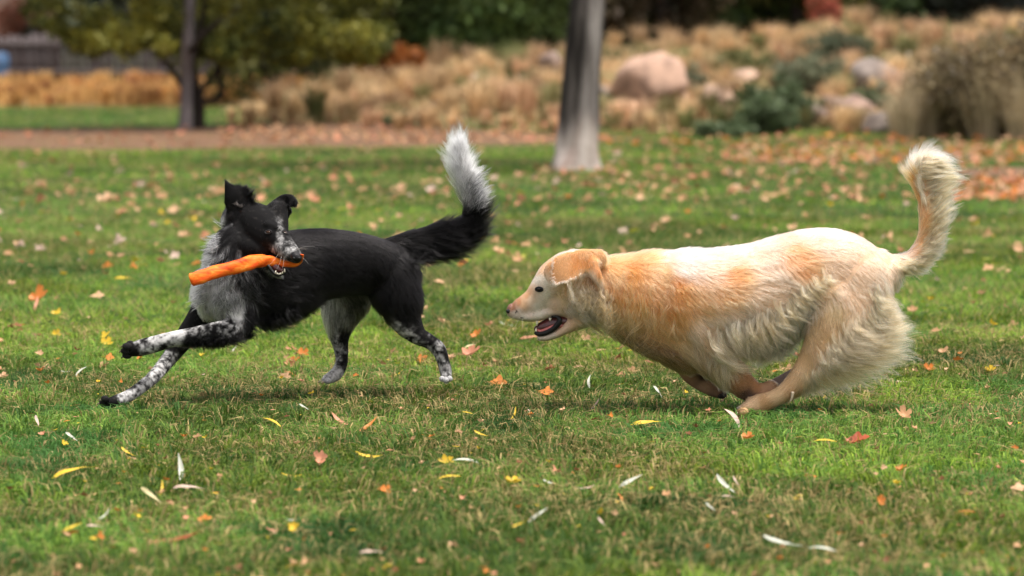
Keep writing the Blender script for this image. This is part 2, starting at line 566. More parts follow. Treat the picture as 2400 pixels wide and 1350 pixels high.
NAMED = [
 ('lance', 'pale', 420, 1132, 66, 97, 'pale whitish long leaf standing upright in grass, lower left'),
 ('lance', 'pinkish', 443, 1166, 78, -2, 'thin pinkish leaf lying flat at the foot of the upright white leaf'),
 ('lance', 'cream', 355, 1193, 66, -38, 'cream long leaf lying slanted beside a small upright yellow leaf'),
 ('lance', 'yellow', 377, 1173, 40, 88, 'small upright yellow leaf between the cream leaf and the white leaf'),
 ('lance', 'yellow', 178, 1136, 118, 13, 'very long thin yellow leaf lying in grass near the left edge'),
 ('lance', 'pale', 168, 1048, 40, -42, 'short white leaf below the collie front paw, slanting down right'),
 ('lance', 'pinkish', 89, 1015, 38, -70, 'narrow beige leaf standing steeply near the left edge below the paw'),
 ('lance', 'yellow', 170, 1266, 56, 27, 'orange-yellow narrow leaf tilted up right, bottom left of the lawn'),
 ('lance', 'pinkish', 222, 1257, 40, -8, 'short pinkish white leaf next to the tilted orange-yellow leaf'),
 ('lance', 'pale', 243, 1233, 36, 48, 'little pale leaf above the short pinkish white leaf'),
 ('lance', 'red', 408, 1290, 130, 17, 'long rusty red-brown curled leaf in grass near the bottom left'),
 ('lobed', 'orange', 478, 1243, 40, 10, 'small orange-red crumpled leaf above the long rusty leaf'),
 ('lance', 'yellow', 301, 1083, 44, -40, 'small yellow leaf in grass above the long yellow one'),
 ('lance', 'pale', 712, 975, 32, -35, 'tiny white leaf in grass below the collie belly'),
 ('lance', 'salmon', 803, 1007, 62, -36, 'salmon narrow leaf slanting down right, left of an orange twin'),
 ('lance', 'orange', 864, 1020, 58, 48, 'orange narrow leaf slanting up right, right of a salmon leaf'),
 ('lance', 'yellow', 684, 1131, 50, 0, 'narrow yellow leaf lying level below the salmon leaf'),
 ('lobed', 'salmon', 752, 1105, 36, 80, 'small salmon lobed leaf upright in grass near a level yellow leaf'),
 ('lance', 'pale', 688, 1238, 34, 4, 'short white leaf above a small amber leaf, bottom left centre'),
 ('lobed', 'yellow', 689, 1268, 28, 85, 'small amber leaf below a short white leaf'),
 ('lance', 'salmon', 640, 1262, 36, -4, 'small pink leaf left of the small amber leaf'),
 ('lance', 'yellow', 636, 1015, 56, -30, 'yellow leaf with brown spots below the collie hind feet'),
 ('lance', 'yellow', 1092, 988, 40, -10, 'bright yellow leaf lying level, left of a small upright yellow leaf'),
 ('lance', 'yellow', 1203, 993, 32, 72, 'small upright bright yellow leaf between the two dogs'),
 ('lance', 'yellow', 1128, 1037, 38, -30, 'amber leaf slanting down right below the bright yellow leaf'),
 ('lance', 'yellow', 1515, 1012, 76, 10, 'long arched golden yellow leaf left of the retriever front paw'),
 ('lobed', 'yellow', 1047, 1110, 46, -35, 'broad yellow leaf touching a white narrow leaf, middle foreground'),
 ('lance', 'pale', 1090, 1105, 74, -6, 'white narrow leaf right of a broad yellow leaf'),
 ('lance', 'yellow', 1050, 1145, 62, 6, 'thin yellow leaf lying level under the broad yellow leaf'),
 ('lobed', 'yellow', 1203, 1154, 44, 0, 'bent yellow leaf in the middle of the foreground lawn'),
 ('lobed', 'orange', 899, 1177, 38, -45, 'half yellow half orange leaf left of the foreground centre'),
 ('lance', 'yellow', 865, 1083, 66, -4, 'long faint yellow leaf above the yellow and orange leaf'),
 ('lobed', 'orange', 1166, 914, 52, 4, 'bright orange-red crumpled leaf between the dogs, upper one'),
 ('lobed', 'orange', 1277, 936, 48, -6, 'orange bow-shaped leaf in grass left of the retriever'),
 ('lance', 'pale', 1260, 1240, 60, 36, 'white narrow leaf tilted up right joined to a yellow leaf'),
 ('lance', 'yellow', 1216, 1254, 50, 18, 'yellow leaf touching the lower end of a tilted white leaf'),
 ('lance', 'pale', 1478, 1157, 66, 27, 'long white leaf tilted up right above a small orange leaf'),
 ('lance', 'pinkish', 1372, 1161, 48, 10, 'pinkish white leaf lying level left of the long white leaf'),
 ('lance', 'pale', 1290, 1153, 38, -22, 'short white leaf left of the pinkish white leaf'),
 ('lance', 'orange', 1452, 1195, 30, -68, 'small orange leaf standing steeply below the long white leaf'),
 ('lance', 'pinkish', 876, 1320, 68, -8, 'pinkish white leaf lying level at the bottom edge'),
 ('lance', 'pinkish', 1410, 1251, 30, -60, 'small pale pink leaf standing steeply in the foreground'),
 ('lance', 'pinkish', 1716, 1016, 66, -60, 'long beige leaf standing steeply just below the retriever paw'),
 ('lobed', 'orange', 1754, 1047, 36, 0, 'small orange-brown leaf at the foot of the steep beige leaf'),
 ('lance', 'yellow', 1930, 1056, 64, -5, 'golden leaf lying level, left of a red-brown leaf'),
 ('lobed', 'red', 2008, 1056, 66, 10, 'red-brown curled leaf with orange edge, right of a golden leaf'),
 ('lobed', 'tan', 2118, 1000, 44, -50, 'tan crumpled leaf in grass below the retriever tail feathers'),
 ('lance', 'pinkish', 2118, 908, 74, 0, 'long pinkish white leaf lying level right of the retriever legs'),
 ('lance', 'pale', 1702, 1166, 64, -48, 'white pointed leaf slanting down right in the right foreground'),
 ('lance', 'pinkish', 1727, 1156, 32, -62, 'small pink leaf right of the white pointed leaf'),
 ('lance', 'pinkish', 1708, 1187, 36, -8, 'small pink leaf just under the white pointed leaf'),
 ('lance', 'pale', 1665, 1215, 32, -52, 'small white leaf below left of the white pointed leaf'),
 ('lance', 'pale', 1924, 1316, 80, -8, 'thick white leaf at the end of a thin white stalk, bottom right'),
 ('lance', 'pale', 1838, 1297, 104, -11, 'thin white stalk-like leaf leading to a thick white leaf'),
 ('lobed', 'orange', 2063, 1204, 28, 85, 'small orange leaf upright in the right foreground'),
 ('lance', 'orange', 2260, 1226, 54, -5, 'orange narrow leaf lying level near the bottom right'),
 ('lobed', 'orange', 2112, 1124, 36, 5, 'small orange leaf above the upright orange one, right'),
 ('lance', 'lime', 2392, 1147, 36, -30, 'yellow-green leaf cut by the right edge'),
 ('lobed', 'peach', 2385, 1166, 46, 10, 'peach crumpled leaf beneath the yellow-green leaf at right edge'),
 ('lance', 'pale', 1542, 943, 38, -62, 'beige leaf standing steeply left of the retriever forelegs'),
 ('lance', 'pale', 1384, 920, 34, 88, 'pale bluish leaf standing upright between the dogs'),
 ('lance', 'pinkish', 1395, 970, 34, 58, 'small pale leaf below the upright bluish one'),
 ('lance', 'pinkish', 1252, 984, 36, -30, 'pale curled leaf right of the small upright yellow leaf'),
 ('lobed', 'salmon', 1104, 848, 56, 6, 'large salmon pink leaf right of the collie hind foot'),
 ('lance', 'cream', 1100, 832, 34, 26, 'cream narrow leaf just above the large salmon leaf'),
 ('lobed', 'orange', 1118, 806, 34, 35, 'rusty orange leaf up right of the large salmon leaf'),
 ('lobed', 'peach', 226, 706, 42, 5, 'peach heart-shaped leaf left of the collie forelegs'),
 ('lance', 'yellow', 292, 665, 50, -1, 'bright yellow narrow leaf lying level left of the orange toy'),
 ('lobed', 'orange', 90, 716, 62, 4, 'orange flat leaf crossing a red one, far left'),
 ('lance', 'salmon', 84, 735, 40, 82, 'salmon red leaf hanging under the orange flat leaf'),
 ('lobed', 'yellow', 130, 752, 32, -20, 'small yellow leaf right of the orange and red leaves'),
 ('lance', 'pale', 190, 896, 38, 50, 'pale green-white leaf left of the lifted collie paw, tilted'),
 ('lance', 'pale', 155, 884, 26, 0, 'small white leaf left of the tilted green-white leaf'),
 ('lance', 'pale', 545, 839, 30, 42, 'white leaf under the collie elbow tilted up right'),
 ('lance', 'pale', 1200, 771, 64, -4, 'faint white long leaf below the retriever nose'),
 ('lance', 'salmon', 1243, 808, 56, 4, 'dusty pink leaf lying level under the retriever jaw'),
 ('lobed', 'yellow', 507, 742, 24, 20, 'yellow leaf seen in the gap between the collie forelegs'),
 ('lobed', 'peach', 252, 484, 52, 20, 'large peach leaf on the lawn left of the collie ear'),
 ('lobed', 'salmon', 285, 508, 38, 0, 'salmon leaf just below the large peach leaf'),
 ('lobed', 'peach', 405, 502, 36, 0, 'round peach leaf on the lawn near the collie ear'),
 ('lance', 'orange', 455, 769, 30, 0, 'small amber leaf above the lifted collie foreleg'),
 ('lobed', 'yellow', 250, 822, 36, -10, 'amber leaf beside the tip of the lifted collie paw'),
]
for r in NAMED:
    put_leaf(*r)

# the rest of the fallen leaves: the largest stay single things, the small far ones lie as litter
rg = np.random.default_rng(99)
rest = []


def scatter(n, x0, x1, y0, y1, size, kinds, cols, bias=1.0):
    for _ in range(n):
        px = rg.uniform(x0, x1); py = y0 + (y1 - y0) * rg.random() ** bias
        rest.append((kinds[rg.integers(len(kinds))], cols[rg.integers(len(cols))], px, py, size * rg.uniform(.55, 1.25), rg.uniform(-35, 35)))


TANS = ['tan', 'peach', 'tan', 'salmon', 'tan', 'peach', 'pinkish']
scatter(480, -60, 2460, 352, 480, .072, ['lobed'], TANS + ['brown'])
scatter(240, 1250, 2400, 355, 455, .075, ['lobed'], TANS + ['salmon', 'salmon'])
scatter(430, -60, 2460, 455, 640, .056, ['lobed', 'lobed', 'lance'], TANS + TANS + ['yellow', 'lime', 'orange'])
scatter(330, -60, 2460, 640, 900, .038, ['lance', 'lobed'], TANS + ['yellow', 'orange', 'brown', 'orange', 'brown'])
scatter(620, -60, 2460, 900, 1400, .020, ['lance', 'lobed', 'lance'], ['tan', 'salmon', 'brown', 'yellow', 'orange', 'tan', 'peach'])
scatter(420, 1150, 2500, 308, 348, .085, ['lobed'], ['salmon', 'peach', 'tan', 'salmon', 'orange'])
scatter(520, 1700, 2500, 345, 390, .08, ['lobed'], ['salmon', 'salmon', 'tan', 'orange', 'peach'])
scatter(220, 2180, 2500, 430, 475, .075, ['lobed'], ['salmon', 'salmon', 'tan', 'orange'])
scatter(420, 500, 1350, 285, 340, .085, ['lobed'], ['salmon', 'peach', 'tan', 'tan'])
scatter(90, -60, 1000, 305, 348, .09, ['lobed'], ['brown', 'tan', 'brown', 'salmon'])
rest.sort(key=lambda r: -(r[4] * F / gY(r[3])) if 0 < r[2] < 2400 and r[3] < 1350 else 1e6)
n_single = 300 - len(NAMED)
TXT = {'pale': 'white', 'cream': 'cream', 'pinkish': 'pinkish beige', 'yellow': 'yellow', 'orange': 'orange', 'salmon': 'salmon', 'red': 'red-brown',
       'tan': 'tan', 'brown': 'brown', 'lime': 'yellow-green', 'peach': 'peach'}
MARKS = [(250, 485, 'the large peach leaf'), (527, 425, 'the upright black ear'), (1085, 300, 'the white tail tip'), (1345, 395, 'the bare trunk foot'),
         (1340, 590, 'the golden ear'), (1600, 565, 'the golden shoulders'), (1920, 515, 'the golden rump'), (2190, 345, 'the golden tail tip'), (2390, 410, 'the dirt patch'),
         (1150, 500, 'the black tail bend'), (800, 530, 'the black back'), (450, 660, 'the free end of the toy'), (290, 820, 'the lifted black paw'), (245, 945, 'the lowest black paw'),
         (780, 895, 'the far black hind paw'), (1045, 885, 'the near black hind paw'), (1190, 720, 'the golden nose'), (1750, 970, 'the golden hind paw'), (2140, 830, 'the thigh feathers'),
         (420, 1130, 'the upright white leaf'), (1104, 848, 'the large salmon leaf'), (1515, 1012, 'the arched golden leaf'), (2008, 1056, 'the red-brown curled leaf'), (1703, 1166, 'the white pointed leaf'),
         (1924, 1316, 'the thick white leaf'), (876, 1320, 'the pinkish bottom leaf'), (1050, 1110, 'the broad yellow leaf'), (408, 1290, 'the long rusty leaf'), (2260, 1226, 'the level orange leaf'),
         (864, 1020, 'the slanting orange leaf'), (178, 1136, 'the very long yellow leaf'), (440, 305, 'the left tree foot'), (100, 330, 'the path at left'), (2200, 640, 'the golden tail root')]
used = set()
for kd, co, px, py, sz, an in rest[:n_single]:
    near = sorted(MARKS, key=lambda m: math.hypot(m[0] - px, m[1] - py))[:5]
    best = None
    for mx0, my0, nm in near:
        dx, dy = px - mx0, py - my0; d = math.hypot(dx, dy)
        vert = '' if abs(dy) < .4 * abs(dx) else ('above' if dy < 0 else 'below')
        hor = '' if abs(dx) < .4 * abs(dy) else ('left' if dx < 0 else 'right')
        di = (vert + (' and ' if vert and hor else '') + (hor + ' of' if hor else '')).strip()
        how = 'close' if d < 70 else ('a little way' if d < 170 else 'well')
        cand = '%s %s leaf lying %s %s %s' % (TXT[co], 'narrow' if kd == 'lance' else 'lobed', how, di, nm)
        best = best or cand
        if cand not in used: best = cand; break
    used.add(best)
    put_leaf(kd, co, px, py, sz * F / float(gY(py)), an, best, 'leaves fallen on the lawn', lift=.012)
mb = MB()
rr = random.Random(4)
for kd, co, px, py, sz, an in rest[n_single:]:
    Y = float(gY(py)); x, y, _ = P(px, py, Y)
    V, fs = GEO[kd][rr.randrange(len(GEO[kd]))]
    M = (Matrix.Translation((x, y, float(H(x, y)) + .03)) @ Matrix.Rotation(rr.uniform(0, 6.28), 4, 'Z') @ Matrix.Rotation(rr.uniform(-.5, .5), 4, 'X') @ Matrix.Scale(sz, 4))
    A = np.array(M); mb.add(V @ A[:3, :3].T + A[:3, 3], fs, np.array(LEAFCOL[co]) * rr.uniform(.7, 1.1))
lit = link('leaf_litter', mb.mesh('leaf_litter', mat_attr('litter', .6, .2, .2), True, True))
tag(lit, 'small far fallen leaves strewn over the lawn edge and path', 'leaves', kind='stuff')

# ------------------------------------------------------------------ dogs: one continuous body each, grown from tapering limbs, then fur
def catmull(A, sub):
    A = np.asarray(A, float); n = len(A); out = []
    for i in range(n - 1):
        p0 = A[max(i - 1, 0)]; p1 = A[i]; p2 = A[i + 1]; p3 = A[min(i + 2, n - 1)]
        for k in range(sub):
            t = k / sub
            out.append(.5 * ((2 * p1) + (-p0 + p2) * t + (2 * p0 - 5 * p1 + 4 * p2 - p3) * t * t + (-p0 + 3 * p1 - 3 * p2 + p3) * t ** 3))
    out.append(A[-1])
    return np.array(out)


def limb(st, Y0, n=20, sub=5, caps=True):
    """st rows: px, py, depth offset (m), half thickness in the picture plane (px), half thickness in depth (px)"""
    A = catmull(st, sub); A[:, 3:] = np.maximum(A[:, 3:], 1.0)
    T = np.gradient(A[:, :2], axis=0); T /= np.linalg.norm(T, axis=1)[:, None] + 1e-9
    rows = []
    if caps:
        for a in (85, 65, 45, 22):
            c, s = math.cos(R(a)), math.sin(R(a)); r0 = A[0]
            rows.append((r0[0] - T[0][0] * r0[3] * s, r0[1] - T[0][1] * r0[3] * s, r0[2], r0[3] * c, r0[4] * c, *T[0]))
    for a, t in zip(A, T): rows.append((*a, *t))
    if caps:
        for a in (22, 45, 65, 85):
            c, s = math.cos(R(a)), math.sin(R(a)); r0 = A[-1]
            rows.append((r0[0] + T[-1][0] * r0[3] * s, r0[1] + T[-1][1] * r0[3] * s, r0[2], r0[3] * c, r0[4] * c, *T[-1]))
    rows = np.array(rows)
    ph = np.linspace(0, 2 * math.pi, n, endpoint=False)
    nxp, nyp = -rows[:, 6], rows[:, 5]
    px = rows[:, 0][:, None] + nxp[:, None] * rows[:, 3][:, None] * np.cos(ph)
    py = rows[:, 1][:, None] + nyp[:, None] * rows[:, 3][:, None] * np.cos(ph)
    Yc = Y0 + rows[:, 2]
    sc = Yc / F
    Y = Yc[:, None] + rows[:, 4][:, None] * sc[:, None] * np.sin(ph)
    # keep the section true: project centre depth, then shift
    V = P(px, py, np.repeat(Yc[:, None], n, 1)); V[..., 1] = Y
    m = len(rows); V = V.reshape(-1, 3)
    i, k = np.meshgrid(np.arange(m - 1), np.arange(n), indexing='ij'); k2 = (k + 1) % n
    fs = np.stack([i * n + k, i * n + k2, (i + 1) * n + k2, (i + 1) * n + k], -1).reshape(-1, 4)
    cen = P(A[:, 0], A[:, 1], Y0 + A[:, 2])
    rad = .5 * (A[:, 3] + A[:, 4]) * (Y0 + A[:, 2]) / F
    tan = np.gradient(cen, axis=0); tan /= np.linalg.norm(tan, axis=1)[:, None] + 1e-9
    return V, fs.tolist() + [list(range(n))[::-1], [(m - 1) * n + q for q in range(n)]], cen, rad, tan


def grow(limbs, Y0, voxel=.005, smooth=4):
    """union of the limbs as one skin; returns numpy verts, tris, normals and the limb samples"""
    mb = MB(); samples = {}
    for nm, st in limbs:
        V, fs, cen, rad, tan = limb(st, Y0)
        mb.add(V, fs)
        key = nm.split(':')[0]
        if key in samples:
            s = samples[key]; samples[key] = (np.concatenate([s[0], cen]), np.concatenate([s[1], rad]), np.concatenate([s[2], tan]))
        else: samples[key] = (cen, rad, tan)
    me = mb.mesh('tmp', None)
    o = bpy.data.objects.new('tmp', me); COL.objects.link(o)
    md = o.modifiers.new('r', 'REMESH'); md.mode = 'VOXEL'; md.voxel_size = voxel
    ms = o.modifiers.new('s', 'SMOOTH'); ms.iterations = smooth; ms.factor = .5
    mt = o.modifiers.new('t', 'TRIANGULATE')
    dg = bpy.context.evaluated_depsgraph_get(); dg.update()
    ev = o.evaluated_get(dg); m2 = bpy.data.meshes.new_from_object(ev)
    n = len(m2.vertices); V = np.empty(n * 3); m2.vertices.foreach_get('co', V); V = V.reshape(-1, 3)
    t = np.empty(len(m2.loops), np.int32); m2.loops.foreach_get('vertex_index', t); t = t.reshape(-1, 3)
    nr = np.empty(n * 3); m2.vertices.foreach_get('normal', nr); nr = nr.reshape(-1, 3)
    bpy.data.objects.remove(o); bpy.data.meshes.remove(me); bpy.data.meshes.remove(m2)
    return V, t, nr, samples


def assign(V, samples):
    names = list(samples); best = np.full(len(V), 1e9); idx = np.zeros(len(V), int); tan = np.zeros((len(V), 3))
    for k, nm in enumerate(names):
        c, r, t = samples[nm]
        for j in range(0, len(V), 20000):
            v = V[j:j + 20000]
            d = np.linalg.norm(v[:, None, :] - c[None], axis=2) - r[None]
            q = d.argmin(1); dd = d[np.arange(len(v)), q]
            s = slice(j, j + len(v))
            upd = dd < best[s]
            best[s] = np.where(upd, dd, best[s]); idx[s] = np.where(upd, k, idx[s]); tan[s] = np.where(upd[:, None], t[q], tan[s])
    return names, idx, tan


def idw(px, py, tab, power=2.5, cols=None):
    tab = np.asarray(tab, float)
    d2 = (px[:, None] - tab[None, :, 0]) ** 2 + (py[:, None] - tab[None, :, 1]) ** 2 + 16
    w = 1 / d2 ** power
    w /= w.sum(1)[:, None]
    return w @ tab[:, 2:]


def evalmap(V, names, idx, tabs, power=2.0, warp=0.0, seed=0):
    """rows: px, py, then any values; nearest-control blend per limb"""
    px, py = proj(V)
    if warp:
        px = px + warp * (fbm(V, 26, seed + 3) - .5) * 2; py = py + warp * (fbm(V, 26, seed + 8) - .5) * 2
    out = None
    for k, nm in enumerate(names):
        s = idx == k
        if not s.any(): continue
        tb = tabs.get(nm) or tabs['*']
        r = idw(px[s], py[s], tb, power)
        if out is None: out = np.zeros((len(V), r.shape[1]))
        out[s] = r
    return out


def fur_curves(name, parent, roots, nrm, T, Lm, lift, droop, curl, clump, color, mat, rad=.00035, K=6, seed=0, clump_n=13, pidx=None, wave_f=2.0):
    rg = np.random.default_rng(seed); n = len(roots)
    t_ax = np.linspace(0, 1, K + 1)
    T = T - nrm * (T * nrm).sum(1)[:, None]; T /= np.linalg.norm(T, axis=1)[:, None] + 1e-9
    B = np.cross(nrm, T)
    # slow swirl of the coat so locks form
    sw = (fbm(roots, 14, seed + 1, 2) - .5) * 2.2 * np.clip(Lm * 22, .12, 1) + rg.normal(0, .07, n)
    T = T * np.cos(sw)[:, None] + B * np.sin(sw)[:, None]; B = np.cross(nrm, T)
    ph = 6.28 * fbm(roots, 10, seed + 2, 1) * 2
    P3 = np.zeros((n, K + 1, 3)); P3[:, 0] = roots - nrm * .002
    step = Lm / K
    for i in range(1, K + 1):
        t = (i - .5) / K
        lf = lift * (1 - .75 * t)
        d = T + nrm * lf[:, None] + np.array([0, 0, -1.0]) * (droop * t)[:, None] + B * (curl * np.cos(ph + 6.28 * wave_f * .5 * t))[:, None]
        d /= np.linalg.norm(d, axis=1)[:, None]
        P3[:, i] = P3[:, i - 1] + d * step[:, None]
    # gather the tips into locks
    ng = max(8, n // clump_n)
    gi = rg.choice(n, ng, replace=False)
    kd = KDTree(ng)
    for a, g in enumerate(gi): kd.insert(roots[g], a)
    kd.balance()
    near = np.array([kd.find(p)[1] for p in roots.tolist()])
    G = P3[gi[near]]
    ok = (Lm[gi[near]] < Lm * 2.2) & ((nrm * nrm[gi[near]]).sum(1) > .2)
    if pidx is not None: ok &= pidx[gi[near]] == pidx
    w = (np.where(ok, clump, 0) * np.clip(Lm * 22, .2, .8))[:, None, None] * (t_ax ** 1.2)[None, :, None]
    P3 = P3 * (1 - w) + G * w
    cv = bpy.data.hair_curves.new(name)
    cv.add_curves([K + 1] * n)
    cv.attributes['position'].data.foreach_set('vector', P3.astype(np.float32).ravel())
    ra = cv.attributes.get('radius') or cv.attributes.new('radius', 'FLOAT', 'POINT')
    rr = rad * np.clip(1.05 - t_ax, .12, 1)[None, :] * (.7 + .6 * rg.random(n))[:, None]
    ra.data.foreach_set('value', rr.astype(np.float32).ravel())
    ca = cv.attributes.new('col', 'FLOAT_COLOR', 'CURVE')
    lockv = (1 + (rg.random(ng)[near] - .5) * .6 * np.clip(Lm * 25, .35, 1))
    cc = np.ones((n, 4), np.float32); cc[:, :3] = np.clip(color * (lockv * (.72 + .56 * rg.random(n)))[:, None], .002, .93)
    ca.data.foreach_set('color', cc.ravel())
    cv.materials.append(mat)
    o = bpy.data.objects.new(name, cv); COL.objects.link(o)
    o.parent = parent; o.matrix_parent_inverse = Matrix.Translation(parent.location).inverted()
    return o


def sample(V, tri, nr, dens, n, seed):
    rg = np.random.default_rng(seed)
    a = V[tri[:, 0]]; b_ = V[tri[:, 1]]; c = V[tri[:, 2]]
    ar = np.linalg.norm(np.cross(b_ - a, c - a), axis=1) * dens[tri].mean(1)
    f = rg.choice(len(tri), n, p=ar / ar.sum())
    u = rg.random(n); v = rg.random(n); s = u + v > 1; u[s] = 1 - u[s]; v[s] = 1 - v[s]; w = 1 - u - v
    q = tri[f]
    p = V[q[:, 0]] * w[:, None] + V[q[:, 1]] * u[:, None] + V[q[:, 2]] * v[:, None]
    m = nr[q[:, 0]] * w[:, None] + nr[q[:, 1]] * u[:, None] + nr[q[:, 2]] * v[:, None]
    m /= np.linalg.norm(m, axis=1)[:, None]
    return p, m, q[:, 0]


def mat_fur(name, rough=.35, ior=1.5):
    m, nt, b = nodes_of(name)
    a = N(nt, 'ShaderNodeAttribute', attribute_name='col')
    hb = N(nt, 'ShaderNodeBsdfHairPrincipled')
    hb.parametrization = 'COLOR'
    nt.links.new(a.outputs['Color'], hb.inputs['Color'])
    hb.inputs['Roughness'].default_value = rough
    hb.inputs['Radial Roughness'].default_value = .5
    hb.inputs['Coat'].default_value = 0.0
    hb.inputs['IOR'].default_value = ior
    nt.links.new(hb.outputs[0], nt.nodes['Material Output'].inputs[0])
    return m


def skin_mesh(name, V, tri, color, mat):
    return mesh_np(name, V, tri, mat, True, color)


def blob(c, ax, n=14):
    """ellipsoid mesh: centre, three axis vectors"""
    V = []; fs = []
    c = np.array(c, float); ax = np.array(ax, float)
    for i in range(n + 1):
        th = math.pi * i / n
        for k in range(n):
            p = 2 * math.pi * k / n
            V.append(c + ax[0] * math.sin(th) * math.cos(p) + ax[1] * math.sin(th) * math.sin(p) + ax[2] * math.cos(th))
    for i in range(n):
        for k in range(n):
            fs.append((i * n + k, i * n + (k + 1) % n, (i + 1) * n + (k + 1) % n, (i + 1) * n + k))
    return V, fs



def fringe(name, root, surf, base, tips, nl, nh, Y0, col, mat, wave=.12, spread=7, rad=.0004, seed=1, dY=(0, 0), sag=.12, K=11, tipmix=None, jit=10, yfix=None, cyc=1.15):
    """wavy hanging locks of long hair rooted along one line of the body"""
    rg = np.random.default_rng(seed)
    base = np.array(base, float); tips = np.array(tips, float); m = len(base) - 1
    P3 = []; C = []
    nl = int(nl * 1.9); rad = rad * 1.25
    for i in range(nl):
        t = (i + rg.random()) / nl * m; j = min(int(t), m - 1); f = t - j
        b0 = base[j] * (1 - f) + base[j + 1] * f; e0 = tips[j] * (1 - f) + tips[j + 1] * f
        b0 = b0 + rg.normal(0, jit, 2); e0 = e0 + rg.normal(0, jit * .9, 2)
        e0 = b0 + (e0 - b0) * rg.uniform(.62, 1.06)
        if yfix is None:
            h = surf(float(b0[0]), float(b0[1]))
            if h[0] is None: continue
            yb = h[0].y + .006
        else: yb = yfix
        v = e0 - b0; L_ = np.hypot(*v); pn = np.array([-v[1], v[0]]) / L_
        if pn[1] < 0: pn = -pn
        tt = np.linspace(0, 1, K + 1)
        ph = rg.uniform(0, 6.28); wa = wave * L_ * rg.uniform(.5, 1.2)
        cen = b0 + np.outer(tt, v) + np.outer(np.sin(math.pi * tt) * sag * L_ - wa * .5 * np.sin(6.28 * (cyc * tt) + ph) * tt ** .6, pn)
        yy = yb + (dY[0] + (dY[1] - dY[0]) * tt) - .012 * np.sin(math.pi * tt * .8) + .006 * np.sin(5 * tt + ph)
        lc = rg.uniform(.78, 1.18)
        lc *= rg.uniform(.72, 1.2)
        for _ in range(max(6, nh // 2)):
            o1 = rg.normal(0, spread * .55); o2 = rg.normal(0, spread * .0011)
            w = (1 - tt) ** .8 * (.35 + .65 * np.sin(math.pi * (tt * .8 + .2)))
            ln = rg.uniform(.72, 1.04)
            c2 = b0 + (cen - b0) * ln + np.outer(w * o1 + rg.normal(0, 1.2) * tt, pn)
            P3.append(P(c2[:, 0], c2[:, 1], yy + w * o2)); C.append(np.array(col if tipmix is None or rg.random() > .4 else tipmix) * lc * rg.uniform(.85, 1.12))
    P3 = np.array(P3); n = len(P3)
    cv = bpy.data.hair_curves.new(name); cv.add_curves([K + 1] * n)
    cv.attributes['position'].data.foreach_set('vector', P3.astype(np.float32).ravel())
    ra = cv.attributes.get('radius') or cv.attributes.new('radius', 'FLOAT', 'POINT')
    ra.data.foreach_set('value', (rad * np.clip(1.1 - np.linspace(0, 1, K + 1), .15, 1)[None, :] * rg.uniform(.7, 1.3, n)[:, None]).astype(np.float32).ravel())
    ca = cv.attributes.new('col', 'FLOAT_COLOR', 'CURVE'); cc = np.ones((n, 4), np.float32); cc[:, :3] = np.clip(np.array(C), .003, .9)
    ca.data.foreach_set('color', cc.ravel()); cv.materials.append(mat)
    o = bpy.data.objects.new(name, cv); COL.objects.link(o); o.parent = root; o.matrix_parent_inverse = Matrix.Translation(root.location).inverted()
    return o


M_EYE = mat_plain('eye_dark', (.006, .004, .003), .12, .3, .12)
M_IRIS = mat_plain('eye_iris', (.035, .016, .008), .10, .25, 0)
M_BLACKSKIN = mat_plain('black_skin', (.008, .007, .008), .42, .28, 0, .3, 500, .4)
M_TONGUE = mat_plain('tongue_wet', (.45, .13, .12), .28, .5, .3, .25, 260, .2, .1)
M_MOUTH = mat_plain('mouth_wet', (.07, .012, .012), .35, .5, .2, .4, 200, .2)
M_TOOTH = mat_plain('tooth', (.72, .66, .52), .25, .5, .2, .08, 300)
M_FURSKIN = mat_attr('coat_skin', .8, .15)


def tube_px(name, pts, parent, mat, n=8):
    """small tube through (px,py,Y,r_px) points"""
    A = catmull(pts, 4)
    V, fs = tube_vf(P(A[:, 0], A[:, 1], A[:, 2]), A[:, 3] * A[:, 2] / F, n)
    mb = MB(); mb.add(V, fs)
    return link(name, mb.mesh(name, mat), parent)


